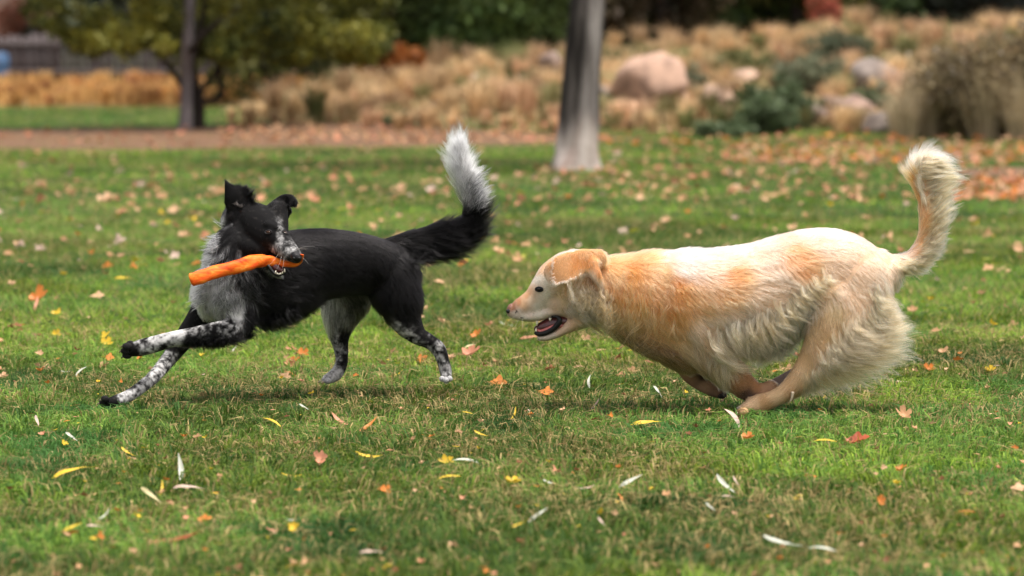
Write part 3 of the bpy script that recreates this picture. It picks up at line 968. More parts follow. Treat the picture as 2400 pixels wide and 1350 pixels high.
# ================================================================== the golden retriever
YG = 10.32
g_limbs = [
 ('torso', [(1500, 700, 0, 90, 72), (1550, 704, 0, 112, 88), (1590, 707, 0, 120, 97), (1630, 708, 0, 122, 102), (1680, 706, 0, 122, 106), (1770, 692, 0, 122, 104), (1850, 660, 0, 112, 94),
            (1920, 640, 0, 106, 84), (1985, 636, 0, 92, 80), (2040, 640, 0, 66, 66), (2066, 642, 0, 48, 52)]),
 ('rump', [(1930, 640, 0, 100, 78), (2000, 680, 0, 84, 84), (2040, 720, 0, 56, 74)]),
 ('neck', [(1355, 668, 0, 66, 50), (1400, 676, 0, 76, 54), (1450, 686, 0, 88, 66), (1500, 695, 0, 106, 80), (1545, 701, 0, 112, 84)]),
 ('torso:shoulder', [(1612, 680, -.058, 50, 38), (1636, 745, -.068, 58, 40), (1678, 815, -.062, 48, 36)]),
 ('neck:b', [(1450, 730, 0, 52, 50), (1530, 770, 0, 58, 64), (1610, 815, 0, 56, 68)]),
 ('head', [(1372, 650, 0, 58, 50), (1335, 648, 0, 58, 56), (1303, 660, 0, 50, 50), (1278, 682, 0, 40, 38), (1256, 703, 0, 32, 27), (1234, 716, 0, 27, 23), (1214, 726, 0, 23, 21), (1202, 730, 0, 16, 16)]),
 ('head:lips', [(1212, 738, 0, 12, 18), (1240, 741, 0, 13, 21), (1268, 737, 0, 14, 22), (1298, 728, 0, 14, 24), (1330, 728, 0, 16, 28)]),
 ('head:cheek', [(1365, 690, -.030, 40, 22), (1330, 700, -.026, 34, 20), (1300, 703, -.015, 26, 18)]),
 ('head:cheekfar', [(1365, 690, .030, 40, 22), (1330, 700, .026, 34, 20), (1300, 703, .015, 26, 18)]),
 ('head:brow', [(1290, 655, -.030, 14, 10), (1266, 662, -.027, 9, 8)]),
 ('head:browfar', [(1290, 655, .030, 14, 10), (1266, 662, .027, 9, 8)]),
 ('jaw', [(1385, 725, 0, 40, 38), (1352, 749, 0, 25, 30), (1322, 771, 0, 14, 26), (1298, 784, 0, 11, 23), (1276, 791, 0, 9, 20), (1264, 791, 0, 7, 15)]),
 ('ear', [(1400, 606, -.052, 24, 9), (1370, 610, -.070, 28, 8), (1342, 621, -.088, 35, 6), (1318, 631, -.100, 36, 5), (1303, 638, -.104, 31, 4)]),
 ('ear:back', [(1385, 622, -.070, 20, 7), (1398, 646, -.076, 14, 6), (1409, 666, -.074, 9, 5), (1418, 684, -.070, 6, 5)]),
 ('earfar', [(1398, 610, .058, 26, 8), (1368, 612, .068, 31, 8), (1340, 622, .074, 36, 7), (1316, 631, .074, 33, 6), (1303, 636, .072, 27, 5)]),
 ('foreleg', [(1615, 790, -.050, 50, 34), (1660, 830, -.055, 46, 34), (1704, 864, -.058, 37, 32), (1730, 890, -.06, 33, 26), (1754, 912, -.05, 29, 22), (1780, 920, -.045, 23, 18), (1806, 908, -.04, 17, 15)]),
 ('forelegfar', [(1600, 800, .07, 50, 32), (1608, 845, .07, 32, 28), (1622, 875, .065, 26, 22), (1650, 898, .06, 22, 18), (1676, 915, .06, 17, 17), (1692, 924, .06, 12, 16)]),
 ('hindleg', [(2010, 672, -.05, 84, 44), (1980, 740, -.07, 82, 42), (1945, 800, -.08, 62, 36), (1910, 848, -.08, 42, 28), (1878, 886, -.08, 31, 22), (1850, 912, -.08, 24, 18), (1818, 932, -.08, 20, 17), (1785, 945, -.08, 23, 19), (1763, 954, -.08, 22, 21), (1745, 960, -.08, 15, 20)]),
 ('hindleg:breech', [(2048, 700, -.05, 42, 34), (2052, 752, -.06, 42, 32), (2028, 798, -.065, 42, 28), (1980, 832, -.07, 36, 26), (1940, 852, -.075, 28, 22)]),
 ('hindlegfar', [(2000, 680, .06, 80, 42), (1960, 760, .07, 72, 38), (1915, 830, .07, 40, 28), (1880, 872, .06, 24, 20), (1845, 892, .05, 20, 17), (1815, 905, .05, 17, 16), (1795, 915, .05, 15, 16)]),
 ('tail', [(2050, 612, 0, 34, 34), (2085, 620, 0, 26, 26), (2122, 620, 0, 24, 24), (2158, 594, 0, 25, 22), (2178, 548, 0, 24, 20), (2178, 492, 0, 22, 18), (2164, 438, 0, 20, 16), (2152, 400, 0, 19, 14), (2166, 374, 0, 15, 12), (2190, 374, 0, 11, 9)]),
]
gold = (.66, .255, .075); lgold = (.75, .37, .16); cream = (.77, .50, .325); pale = (.77, .54, .39); white = (.76, .63, .53); tan_ = (.36, .19, .085); dkb = (.10, .055, .03); WF = (.80, .71, .60)
# rows: px, py, comb dx, dy, length px, lift, droop, curl, clump, r, g, b
def gr(px, py, dx, dy, L, lift, droop, curl, clump, c): return (px, py, dx, dy, L, lift, droop, curl, clump, *c)
g_tab = {
 'torso': [
  gr(1500, 590, 1, .0, 26, .5, .0, .15, .5, lgold), gr(1470, 640, .8, .5, 26, .5, .2, .3, .5, gold), gr(1500, 700, .7, .7, 30, .5, .3, .5, .6, gold),
  gr(1545, 640, .9, .3, 30, .45, .1, .2, .5, lgold), gr(1560, 600, 1, .1, 30, .5, 0, .2, .6, pale), gr(1600, 575, 1, 0, 28, .6, 0, .2, .6, white), gr(1600, 620, 1, .15, 34, .3, 0, .15, .5, white),
  gr(1650, 575, 1, 0, 26, .5, 0, .2, .5, white), gr(1720, 570, 1, -.1, 22, .35, 0, .1, .5, white), gr(1800, 552, 1, -.1, 22, .3, 0, .1, .4, white), gr(1880, 528, 1, .0, 20, .25, 0, .1, .4, white),  # white along the back: light from above put into the coat colour
  gr(1950, 525, 1, .3, 22, .25, 0, .1, .4, white), gr(2020, 560, 1, .5, 24, .25, .1, .1, .4, pale), gr(1690, 620, 1, .15, 30, .25, .1, .15, .5, pale), gr(1720, 645, 1, .25, 34, .25, .1, .2, .6, (.72, .31, .12)),
  gr(1780, 610, 1, .2, 30, .2, .1, .15, .5, pale), gr(1870, 598, 1, .4, 30, .2, .1, .2, .5, (.74, .36, .16)), gr(1890, 630, 1, .4, 32, .25, .1, .2, .5, (.72, .32, .13)), gr(1850, 560, 1, .15, 24, .2, 0, .1, .4, pale), gr(1950, 570, 1, .3, 26, .2, 0, .1, .4, pale), gr(1960, 620, 1, .5, 32, .2, .1, .15, .5, cream),
  gr(1800, 680, 1, .35, 36, .25, .2, .25, .6, cream), gr(1700, 690, .9, .45, 36, .25, .2, .25, .6, lgold), gr(1590, 680, .8, .5, 32, .3, .2, .3, .6, gold), gr(1570, 740, .8, .7, 34, .35, .2, .4, .6, gold), gr(1640, 720, .85, .5, 34, .3, .2, .3, .6, lgold),
  gr(1640, 770, .75, .7, 36, .35, .3, .3, .6, cream), gr(1700, 760, .7, .7, 46, .35, .3, .3, .7, cream), gr(1770, 740, .7, .7, 50, .35, .3, .3, .7, cream), gr(1690, 820, .5, .9, 64, .45, .4, .4, .8, cream), gr(1760, 810, .45, 1, 80, .45, .5, .4, .85, cream),
  gr(1840, 740, .5, .9, 66, .45, .3, .4, .85, cream), gr(1830, 800, .3, 1, 84, .45, .5, .4, .85, pale), gr(1900, 700, .4, .9, 60, .5, .3, .5, .85, pale), gr(1880, 750, .0, 1, 66, .5, .4, .5, .85, pale), gr(1930, 660, .8, .6, 40, .3, .2, .3, .6, cream),
  gr(2000, 600, 1, .6, 30, .2, .1, .1, .5, cream), gr(2040, 640, .8, .8, 30, .25, .1, .2, .5, cream), gr(1620, 830, .5, .8, 40, .4, .3, .3, .6, tan_)],
 'rump': [gr(1960, 620, 1, .5, 32, .2, .1, .15, .5, cream), gr(2030, 640, .7, .8, 34, .25, .2, .2, .5, cream), gr(2060, 700, .5, 1, 44, .3, .3, .3, .6, cream), gr(1990, 720, .6, .9, 40, .25, .3, .3, .6, cream), gr(2000, 560, 1, .4, 24, .2, 0, .1, .4, pale)],
 'neck': [gr(1560, 590, 1, 0, 28, .5, 0, .2, .5, white), gr(1590, 610, 1, .1, 30, .4, 0, .2, .5, white), gr(1530, 598, 1, 0, 28, .5, 0, .2, .5, lgold), gr(1560, 650, .8, .4, 30, .4, .1, .3, .5, lgold),
  gr(1400, 600, 1, .1, 18, .5, 0, .1, .4, lgold), gr(1440, 595, 1, .0, 26, .7, 0, .2, .5, lgold), gr(1480, 590, 1, 0, 26, .6, 0, .2, .5, lgold), gr(1440, 640, .6, .8, 28, .5, .2, .35, .6, lgold), gr(1480, 640, .6, .8, 28, .5, .2, .4, .6, gold),
  gr(1360, 700, .4, 1, 34, .45, .3, .6, .8, cream), gr(1390, 720, .3, 1, 36, .5, .3, .7, .8, cream), gr(1350, 650, .4, .9, 26, .3, .2, .4, .7, cream), gr(1410, 690, .2, 1, 36, .5, .3, .7, .8, tan_), gr(1400, 660, .3, 1, 24, .4, .3, .4, .6, tan_),
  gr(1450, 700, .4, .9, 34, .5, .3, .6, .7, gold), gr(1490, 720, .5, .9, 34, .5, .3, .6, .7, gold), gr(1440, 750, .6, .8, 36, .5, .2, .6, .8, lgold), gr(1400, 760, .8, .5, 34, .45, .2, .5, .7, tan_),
  gr(1450, 790, .9, .5, 34, .5, .2, .4, .7, (.16, .09, .045)), gr(1500, 815, .9, .4, 32, .5, .2, .4, .7, dkb), gr(1560, 830, .9, .4, 30, .4, .2, .3, .6, (.2, .11, .055)), gr(1520, 770, .7, .8, 34, .5, .3, .5, .7, tan_), gr(1580, 790, .7, .8, 34, .4, .3, .3, .6, (.55, .32, .14)), gr(1540, 740, .6, .8, 32, .5, .3, .5, .6, gold)],  # dark throat rows: shade under the neck put into the coat colour
 'head': [
  gr(1200, 725, 1, -.2, 8, 0.21, 0, 0, .1, (.30, .14, .08)), gr(1215, 708, 1, -.4, 9, 0.18, 0, 0, .1, (.42, .20, .10)), gr(1240, 690, 1, -.4, 11, 0.18, 0, 0, .1, (.58, .32, .17)), gr(1228, 712, 1, -.1, 11, 0.18, 0, 0, .1, (.60, .38, .22)),
  gr(1212, 738, 1, .1, 9, 0.21, 0, 0, .1, white), gr(1240, 735, 1, .0, 12, 0.21, 0, 0, .1, white), gr(1265, 712, 1, .0, 12, 0.21, 0, 0, .2, WF), gr(1270, 735, 1, .0, 12, 0.21, 0, 0, .2, WF), gr(1258, 658, .8, -.6, 12, 0.26, 0, 0, .2, WF), gr(1280, 664, 1, -.1, 14, 0.21, 0, 0, .2, WF), gr(1285, 690, 1, -.1, 14, 0.21, 0, 0, .2, WF), gr(1225, 742, 1, .0, 12, 0.21, 0, 0, .1, WF),
  gr(1275, 638, .7, -.7, 15, 0.26, 0, .1, .2, (.74, .42, .21)), gr(1283, 622, .7, -.6, 15, 0.26, 0, .1, .2, (.68, .40, .20)), gr(1288, 645, .7, -.4, 15, 0.26, 0, .1, .2, (.70, .44, .24)), gr(1250, 700, 1, -.2, 12, 0.18, 0, 0, .1, (.74, .56, .40)), gr(1300, 598, .8, -.4, 16, 0.36, 0, .1, .3, pale), gr(1300, 690, 1, .1, 15, 0.21, 0, .1, .2, pale), gr(1300, 720, 1, .1, 15, 0.21, 0, .1, .2, pale), gr(1320, 690, 1, .2, 18, 0.26, 0, .1, .3, (.74, .53, .30)),
  gr(1340, 720, 1, .3, 21, 0.26, .1, .1, .4, (.70, .48, .27)), gr(1350, 690, .9, .5, 27, 0.31, .1, .3, .5, cream), gr(1340, 590, 1, -.1, 21, 0.46, 0, .1, .3, pale), gr(1390, 590, 1, .1, 24, 0.46, 0, .1, .4, pale), gr(1380, 700, .5, .9, 28, 0.46, .2, .6, .7, cream), gr(1290, 738, 1, 0, 11, 0.21, 0, 0, .1, white)],
 'jaw': [gr(1265, 795, 1, .1, 6, .2, 0, 0, .1, white), gr(1290, 790, 1, -.2, 7, .2, 0, 0, .2, white), gr(1320, 776, 1, -.3, 9, .2, 0, 0, .2, pale), gr(1350, 760, 1, -.1, 16, .3, .1, .2, .3, cream), gr(1385, 755, 1, .2, 24, .35, .1, .4, .5, (.45, .28, .15))],
 'ear': [gr(1290, 652, .1, 1, 9, .3, 0, .1, .3, pale), gr(1302, 645, -.2, 1, 10, .2, 0, .1, .3, lgold), gr(1310, 620, -.5, .9, 13, .2, 0, .1, .3, lgold), gr(1330, 640, -.5, .9, 14, .2, 0, .15, .3, lgold), gr(1320, 605, -.4, .7, 14, .25, 0, .1, .3, lgold), gr(1350, 620, -.4, .9, 18, .25, 0, .2, .4, gold), gr(1375, 615, -.2, 1, 18, .3, 0, .2, .4, gold), gr(1375, 600, .2, .6, 18, .3, 0, .2, .4, lgold), gr(1405, 600, .6, .6, 20, .3, 0, .2, .4, lgold), gr(1400, 640, .3, 1, 18, .3, .1, .2, .5, gold), gr(1405, 665, .4, 1, 22, .3, .2, .3, .7, pale), gr(1385, 645, .2, 1, 16, .3, .2, .3, .7, pale), gr(1330, 660, -.5, .9, 8, .2, 0, .1, .3, (.68, .38, .2))],
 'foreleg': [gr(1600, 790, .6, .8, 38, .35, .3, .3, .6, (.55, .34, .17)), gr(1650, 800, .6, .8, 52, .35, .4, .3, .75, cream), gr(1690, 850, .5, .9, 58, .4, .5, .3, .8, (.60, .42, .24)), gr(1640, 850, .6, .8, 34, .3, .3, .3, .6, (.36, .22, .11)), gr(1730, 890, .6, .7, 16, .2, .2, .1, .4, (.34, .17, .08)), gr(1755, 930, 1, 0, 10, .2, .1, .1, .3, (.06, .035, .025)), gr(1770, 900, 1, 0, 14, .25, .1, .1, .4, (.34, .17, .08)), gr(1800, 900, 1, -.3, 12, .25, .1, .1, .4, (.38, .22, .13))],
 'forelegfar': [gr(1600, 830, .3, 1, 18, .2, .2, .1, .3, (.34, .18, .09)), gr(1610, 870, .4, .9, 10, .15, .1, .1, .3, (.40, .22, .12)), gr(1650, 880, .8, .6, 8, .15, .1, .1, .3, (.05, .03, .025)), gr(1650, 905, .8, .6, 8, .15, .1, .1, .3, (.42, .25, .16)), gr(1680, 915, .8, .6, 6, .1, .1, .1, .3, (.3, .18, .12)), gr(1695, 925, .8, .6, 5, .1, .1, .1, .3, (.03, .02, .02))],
 'hindleg': [gr(2010, 620, .8, .7, 32, .2, .1, .15, .5, cream), gr(1980, 700, .5, .9, 34, .25, .2, .25, .6, cream), gr(1900, 770, .1, 1, 26, .25, .2, .2, .5, (.44, .28, .14)), gr(1950, 790, .5, .8, 30, .25, .2, .3, .6, (.50, .30, .14)), gr(1960, 730, .4, .9, 30, .25, .2, .3, .6, (.56, .38, .20)), gr(1985, 800, .9, .3, 46, .35, .2, .4, .75, (.48, .24, .09)),
   gr(2060, 690, .8, .7, 46, .35, .1, .4, .8, cream), gr(2075, 740, .9, .4, 50, .4, .1, .45, .85, cream), gr(2060, 790, 1, .15, 66, .4, .05, .45, .9, pale), gr(2010, 830, 1, .35, 70, .4, .05, .5, .9, cream), gr(1960, 860, .9, .45, 60, .35, .2, .5, .9, cream), gr(1930, 850, .7, .8, 50, .35, .2, .4, .7, cream),
   gr(1890, 840, .1, 1, 18, .2, .1, .1, .4, (.52, .33, .17)), gr(1900, 890, .6, .8, 44, .4, .3, .4, .7, (.58, .40, .23)), gr(1865, 890, -.5, .8, 18, .3, .1, .2, .5, (.56, .36, .20)), gr(1870, 925, .3, .9, 16, .35, .1, .2, .5, (.44, .24, .11)), gr(1820, 925, -.8, .6, 13, .3, 0, .1, .5, (.60, .40, .23)), gr(1800, 950, -.8, .6, 11, .3, 0, .1, .5, (.46, .27, .13)), gr(1760, 952, -.9, .4, 12, .35, 0, .1, .5, (.64, .43, .26)), gr(1745, 970, -.8, .6, 13, .4, 0, .1, .5, (.62, .40, .24))],
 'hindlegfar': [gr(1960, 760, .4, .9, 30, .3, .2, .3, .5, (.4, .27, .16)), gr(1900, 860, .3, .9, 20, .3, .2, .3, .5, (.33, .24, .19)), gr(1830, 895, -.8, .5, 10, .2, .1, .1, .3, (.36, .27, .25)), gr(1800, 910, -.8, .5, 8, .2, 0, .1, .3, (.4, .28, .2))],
 'tail': [gr(2075, 590, .9, .1, 30, .4, 0, .3, .6, pale), gr(2090, 640, .6, .8, 40, .4, .2, .5, .7, cream), gr(2120, 600, .9, -.4, 36, .4, 0, .3, .6, pale), gr(2130, 640, .9, .0, 50, .4, .1, .4, .8, pale), gr(2150, 580, .5, -.9, 40, .3, 0, .3, .7, lgold), gr(2180, 600, .8, -.6, 60, .5, 0, .4, .8, pale), gr(2165, 540, .15, -1, 46, .35, 0, .2, .7, lgold), gr(2195, 530, .35, -1, 70, .45, 0, .3, .8, pale),
   gr(2160, 480, -.15, -1, 44, .25, 0, .2, .7, gold), gr(2158, 440, -.1, -1, 44, .2, 0, .2, .7, (.50, .22, .07)), gr(2190, 470, .35, -1, 76, .45, 0, .3, .8, pale), gr(2150, 430, -.25, -1, 64, .6, 0, .2, .7, gold), gr(2176, 430, .5, -.8, 76, .5, 0, .3, .8, pale), gr(2140, 395, -.1, -1, 46, .4, 0, .3, .7, pale), gr(2155, 370, .6, -.7, 56, .4, -.1, .3, .8, pale), gr(2190, 360, 1, .5, 70, .4, .3, .3, .8, pale), gr(2180, 385, 1, .5, 70, .4, .3, .3, .8, pale)],
}
g_tab['earfar'] = g_tab['ear']; g_tab['*'] = g_tab['torso']


def build_dog(name, label, limbs, tab, Y0, base, nhair, seed, colour_fn, matf, voxel=.005, rad=.00052, dens_fn=None):
    root = empty(name, tuple(base))
    tag(root, label, 'dog')
    V, tri, nr, smp = grow(limbs, Y0, voxel)
    names, idx, tan = assign(V, smp)
    colv = colour_fn(V, names, idx)
    body = link('body', skin_mesh('body', V, tri, colv * .75, M_FURSKIN), root)
    m = evalmap(V, names, idx, tab, 2.0)
    dens = 1.0 / (m[:, 2] ** .35)
    if dens_fn is not None: dens = dens * dens_fn(V)
    p, n, q = sample(V, tri, nr, dens, int(nhair * FUR_Q), seed)
    ix = idx[q]
    mp = evalmap(p, names, ix, tab, 2.0)
    T = np.stack([mp[:, 0], np.zeros(len(p)), -mp[:, 1]], 1)
    rg = np.random.default_rng(seed + 5)
    Lm = mp[:, 2] * Y0 / F * (.55 + .6 * rg.random(len(p)))
    colr = colour_fn(p, names, ix)
    fur_curves('fur', root, p, n, T, Lm, mp[:, 3] * (.7 + .6 * rg.random(len(p))), mp[:, 4], mp[:, 5], mp[:, 6], colr, matf, rad, 6, seed, pidx=ix)
    bvh = BVHTree.FromPolygons(V.tolist(), tri.tolist())

    def surf(px, py, far=False):
        d = Vector((P(px, py, 10.0) - np.array([0, 0, CAM_H])).tolist()).normalized()
        o = Vector((0, 0, CAM_H))
        if far: o = o + d * 14; d = -d
        h = bvh.ray_cast(o, d)
        return h
    return root, surf, V


def g_colour(V, names, idx):
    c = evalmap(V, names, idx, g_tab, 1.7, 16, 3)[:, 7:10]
    n1 = fbm(V, 16, 4)[:, None]
    c = c * (.86 + .28 * n1)
    # old dog's coat: stray lighter and darker hairs
    n2 = vn(V, 900, 9)[:, None]
    c = c * (.88 + .24 * n2)
    px, py = proj(V)
    dots = (vn(V, 420, 31) > .72) & (((px - 1222) / 20) ** 2 + ((py - 738) / 13) ** 2 < 1)
    c[dots] = (.06, .045, .04)
    return np.clip(c, 0, .93)


M_GFUR = mat_fur('golden_fur', .42, 1.33)
g_base = P(1760, 978, 10.25); g_base[2] = 0.0
golden, gsurf, gV = build_dog('dog', 'cream and golden long-haired dog sprinting with open mouth, chasing at right', g_limbs, g_tab, YG, g_base, 270000, 11, g_colour, M_GFUR, dens_fn=lambda V: np.where(proj(V)[0] < 1335, 2.6, 1.0))

WT2 = (.88, .59, .36)
fringe('flank_feathers', golden, gsurf, [(1935, 640), (1895, 672), (1855, 700), (1805, 735)], [(1980, 678), (1938, 722), (1902, 762), (1856, 826)], 46, 34, YG, (.70, .37, .17), M_GFUR, seed=1, dY=(0, -.012), wave=.16, tipmix=WT2)
fringe('belly_feathers', golden, gsurf, [(1800, 740), (1755, 745), (1710, 765), (1670, 800), (1700, 830)], [(1835, 838), (1775, 842), (1735, 848), (1712, 872), (1790, 885)], 60, 34, YG, (.62, .36, .19), M_GFUR, seed=2, dY=(0, -.008), wave=.14, tipmix=WT2)
fringe('breech_feathers', golden, gsurf, [(2062, 668), (2056, 715), (2036, 760), (2000, 800), (1960, 838), (1915, 868)], [(2104, 728), (2150, 772), (2158, 838), (2085, 888), (1995, 918), (1935, 922)], 130, 40, YG, (.72, .39, .18), M_GFUR, seed=3, dY=(0, .0), wave=.17, spread=8, tipmix=WT2, sag=.22)
fringe('thigh_feathers', golden, gsurf, [(2010, 720), (1990, 770), (1955, 800), (1930, 835)], [(2075, 800), (2060, 850), (2005, 868), (1965, 890)], 54, 34, YG, (.62, .36, .19), M_GFUR, seed=4, dY=(0, -.01), wave=.16, tipmix=WT2, sag=.2)
fringe('tail_feathers', golden, gsurf, [(2100, 618), (2140, 610), (2172, 570), (2182, 520), (2178, 470), (2162, 425), (2150, 392), (2150, 372)], [(2155, 655), (2206, 618), (2232, 545), (2246, 478), (2258, 430), (2266, 420), (2258, 408), (2238, 376)], 130, 34, YG, (.74, .40, .18), M_GFUR, seed=5, wave=.12, tipmix=WT2, sag=-.05, jit=8)
fringe('tail_feathers', golden, gsurf, [(2172, 500), (2160, 450), (2150, 405), (2150, 380)], [(2140, 430), (2132, 385), (2150, 350), (2190, 350)], 30, 30, YG, (.68, .46, .28), M_GFUR, seed=6, wave=.05, tipmix=WT2, sag=-.12, jit=5)
fringe('ear_feathers', golden, gsurf, [(1335, 668), (1362, 664), (1390, 672), (1412, 696), (1405, 720)], [(1345, 722), (1378, 745), (1412, 762), (1440, 775), (1440, 790)], 60, 20, YG, (.44, .24, .10), M_GFUR, seed=7, dY=(-.004, -.010), wave=.26, spread=5, tipmix=pale, sag=.1, cyc=2.2)
fringe('neck_feathers', golden, gsurf, [(1420, 700), (1460, 710), (1500, 720), (1560, 750)], [(1440, 790), (1490, 805), (1540, 812), (1610, 830)], 60, 14, YG, (.60, .27, .10), M_GFUR, seed=8, dY=(.002, .0), wave=.12, spread=9, tipmix=(.66, .33, .14), sag=.1, cyc=1.6, jit=26)
fringe('cheek_feathers', golden, gsurf, [(1318, 712), (1345, 728), (1372, 738), (1400, 745)], [(1352, 735), (1382, 755), (1415, 765), (1440, 780)], 40, 22, YG, cream, M_GFUR, seed=21, wave=.06, spread=5, tipmix=pale, sag=.12, jit=9)
fringe('cheek_feathers', golden, gsurf, [(1330, 680), (1350, 700), (1375, 715)], [(1352, 712), (1378, 730), (1405, 745)], 36, 20, YG, (.66, .40, .21), M_GFUR, seed=22, wave=.06, spread=5, tipmix=cream, sag=.12, jit=12)
fringe('throat_feathers', golden, gsurf, [(1385, 762), (1425, 775), (1470, 795), (1520, 812), (1580, 828)], [(1420, 786), (1462, 806), (1512, 832), (1560, 845), (1625, 866)], 60, 20, YG, (.20, .115, .06), M_GFUR, seed=23, wave=.06, spread=6, tipmix=(.45, .27, .13), sag=.1, jit=7)  # dark strands carry the painted throat shade into the long hair
fringe('ear_fringe', golden, gsurf, [(1300, 606), (1297, 640), (1299, 664), (1330, 655), (1362, 641)], [(1290, 612), (1287, 646), (1290, 675), (1326, 667), (1362, 652)], 40, 16, YG, pale, M_GFUR, seed=9, wave=.05, spread=3, tipmix=white, sag=.05, jit=2)


def eye_on(surf, root, px, py, r_px, Y0, far=False, mat=M_EYE, rim=True, tilt=0.0):
    h = surf(px, py, far)
    if h[0] is None: return
    s = Y0 / F * r_px
    c = Vector(h[0]) - Vector(h[1]) * s * .45
    V, fs = blob(c, ((s * 1.2, 0, 0), (0, s, 0), (0, 0, s * .85)))
    mb = MB(); mb.add(V, fs); e = link('eye', mb.mesh('eye', mat), root)
    if rim:
        n = Vector(h[1]); a = Vector((1, 0, 0)); a = (a - n * a.dot(n)).normalized(); b2 = n.cross(a)
        c2 = Vector(h[0]) + n * s * .12
        pts = [c2 + (a * math.cos(t) * 1.35 + b2 * math.sin(t) * .72) * s for t in np.linspace(0, 2 * math.pi, 17)]
        V, fs = tube_vf([tuple(p) for p in pts], [s * .26] * 17, 6)
        mb = MB(); mb.add(V, fs); link('eyelid', mb.mesh('eyelid', M_BLACKSKIN), e)


eye_on(gsurf, golden, 1264, 678, 7.2, YG)
eye_on(gsurf, golden, 1264, 677, 6.0, YG, far=True)
# nose leather: brown-pink, dark at the nostril
M_GNOSE = mat_plain('nose_leather', (.20, .085, .055), .38, .5, .15, .3, 380, .4)
mbn = MB(); k = YG / F
V_, f_ = blob(P(1198, 724, YG), ((10 * k, 0, -2 * k), (0, 13 * k, 0), (4 * k, 0, 13 * k))); mbn.add(V_, f_)
nose = link('nose', mbn.mesh('nose', M_GNOSE), golden)
for s in (-1, 1):
    mb = MB(); V_, f_ = blob(P(1193, 729, YG) + np.array([0, s * 9 * k, 0]), ((7 * k, s * -2 * k, 0), (0, 5 * k, 0), (0, 0, 5.5 * k))); mb.add(V_, f_)
    link('nostril', mb.mesh('nostril', M_BLACKSKIN), nose)
mb = MB(); V_, f_ = blob(P(1201, 738, YG), ((5 * k, 0, 0), (0, 9 * k, 0), (2 * k, 0, 7 * k))); mb.add(V_, f_)
link('nose_base', mb.mesh('nose_base', M_BLACKSKIN), nose)
# inside of the mouth
V_, f_, *_r = limb([(1330, 752, 0, 14, 20), (1305, 757, 0, 18, 20), (1285, 764, 0, 17, 18), (1268, 769, 0, 14, 14), (1260, 771, 0, 9, 9)], YG)
mb = MB(); mb.add(V_, f_); link('mouth', mb.mesh('mouth', M_MOUTH), golden)
V_, f_, *_r = limb([(1318, 762, -.004, 7, 17), (1300, 764, -.006, 8, 19), (1282, 771, -.006, 6, 17), (1268, 776, -.006, 5, 13), (1260, 774, -.006, 4, 9)], YG)
mb = MB(); mb.add(V_, f_); link('tongue', mb.mesh('tongue', M_TONGUE), golden)
for s in (-1, 1):
    yy = YG + s * .0245
    tube_px('lip', [(1254, 779, YG + s * .012, 4), (1262, 783, YG + s * .016, 5.5), (1276, 781, yy - s * .003, 6.2), (1293, 773, yy, 6.6), (1306, 762, yy + s * .004, 7), (1312, 751, yy + s * .006, 6.5), (1306, 743, yy + s * .004, 4), (1293, 742, yy, 2.5)], golden, M_BLACKSKIN)
    for tx, ty, th, tw, ud in ((1257, 781, 13, 3.0, -1), (1292, 768, 8, 4.0, -1), (1300, 763, 9, 4.5, -1), (1285, 772, 6, 3, -1), (1306, 758, 7, 3.5, -1), (1259, 752, 12, 3.2, 1), (1290, 745, 8, 4.0, 1)):
        A = P(np.array([tx, tx - 1, tx]), np.array([ty, ty + ud * th * .6, ty + ud * th]), YG + s * (.0175 if tx > 1262 else .012))
        V_, f_ = tube_vf(A, np.array([tw, tw * .7, .4]) * k, 7); mb = MB(); mb.add(V_, f_)
        link('tooth', mb.mesh('tooth', M_TOOTH), golden)


def claws(root, pts, Y0, mat):
    for px, py, Yo, dx, dy, L in pts:
        A = P(np.array([px, px + dx * L * .6, px + dx * L]), np.array([py, py + dy * L * .6, py + dy * L + 2]), Y0 + Yo)
        V_, f_ = tube_vf(A, np.array([2.6, 2.0, .5]) * Y0 / F, 7)
        mb = MB(); mb.add(V_, f_); link('claw', mb.mesh('claw', mat), root)


M_CLAW = mat_plain('claw_horn', (.10, .07, .05), .35, .5, .2, .2, 300)
M_CLAWL = mat_plain('claw_pale', (.50, .40, .30), .35, .5, .2, .2, 300)
def toes(root, pts, Y0, col, matc):
    """toe pads standing out of a paw"""
    for px, py, Yo, r, L in pts:
        mb = MB(); s = Y0 / F
        V_, f_ = blob(P(px, py, Y0 + Yo), ((r * L * s, 0, 0), (0, r * .8 * s, 0), (0, 0, r * s))); mb.add(V_, f_)
        link('toe', mb.mesh('toe', matc), root)


M_GPAW = mat_plain('paw_fur', (.56, .34, .18), .8, .1, 0, .25, 400, .5)
toes(golden, [(1742, 965, -.108, 10, 1.3), (1736, 968, -.092, 10.5, 1.3), (1737, 970, -.074, 10.5, 1.3), (1746, 972, -.056, 9, 1.2)], YG, None, M_GPAW)
claws(golden, [(1730, 968, -.108, -.9, .5, 9), (1724, 971, -.092, -.9, .5, 9), (1725, 973, -.074, -.9, .5, 9)], YG, M_CLAWL)
tube_px('dewclaw', [(1858, 918, YG - .10, 4), (1856, 932, YG - .10, 3), (1852, 941, YG - .10, 1)], golden, M_CLAWL)
M_PAD = mat_plain('paw_pad', (.022, .018, .018), .6, .3, 0, .3, 500, .6)
mb = MB()
for a_, b_2, c_, r_ in ((1690, 928, .045, 8), (1696, 920, .055, 7), (1697, 926, .070, 7), (1672, 908, .055, 10)):
    V_, f_ = blob(P(a_, b_2, YG + c_), ((r_ * k, 0, 0), (0, r_ * k, 0), (0, 0, r_ * k * .8))); mb.add(V_, f_)
link('paw_pads', mb.mesh('paw_pads', M_PAD), golden)
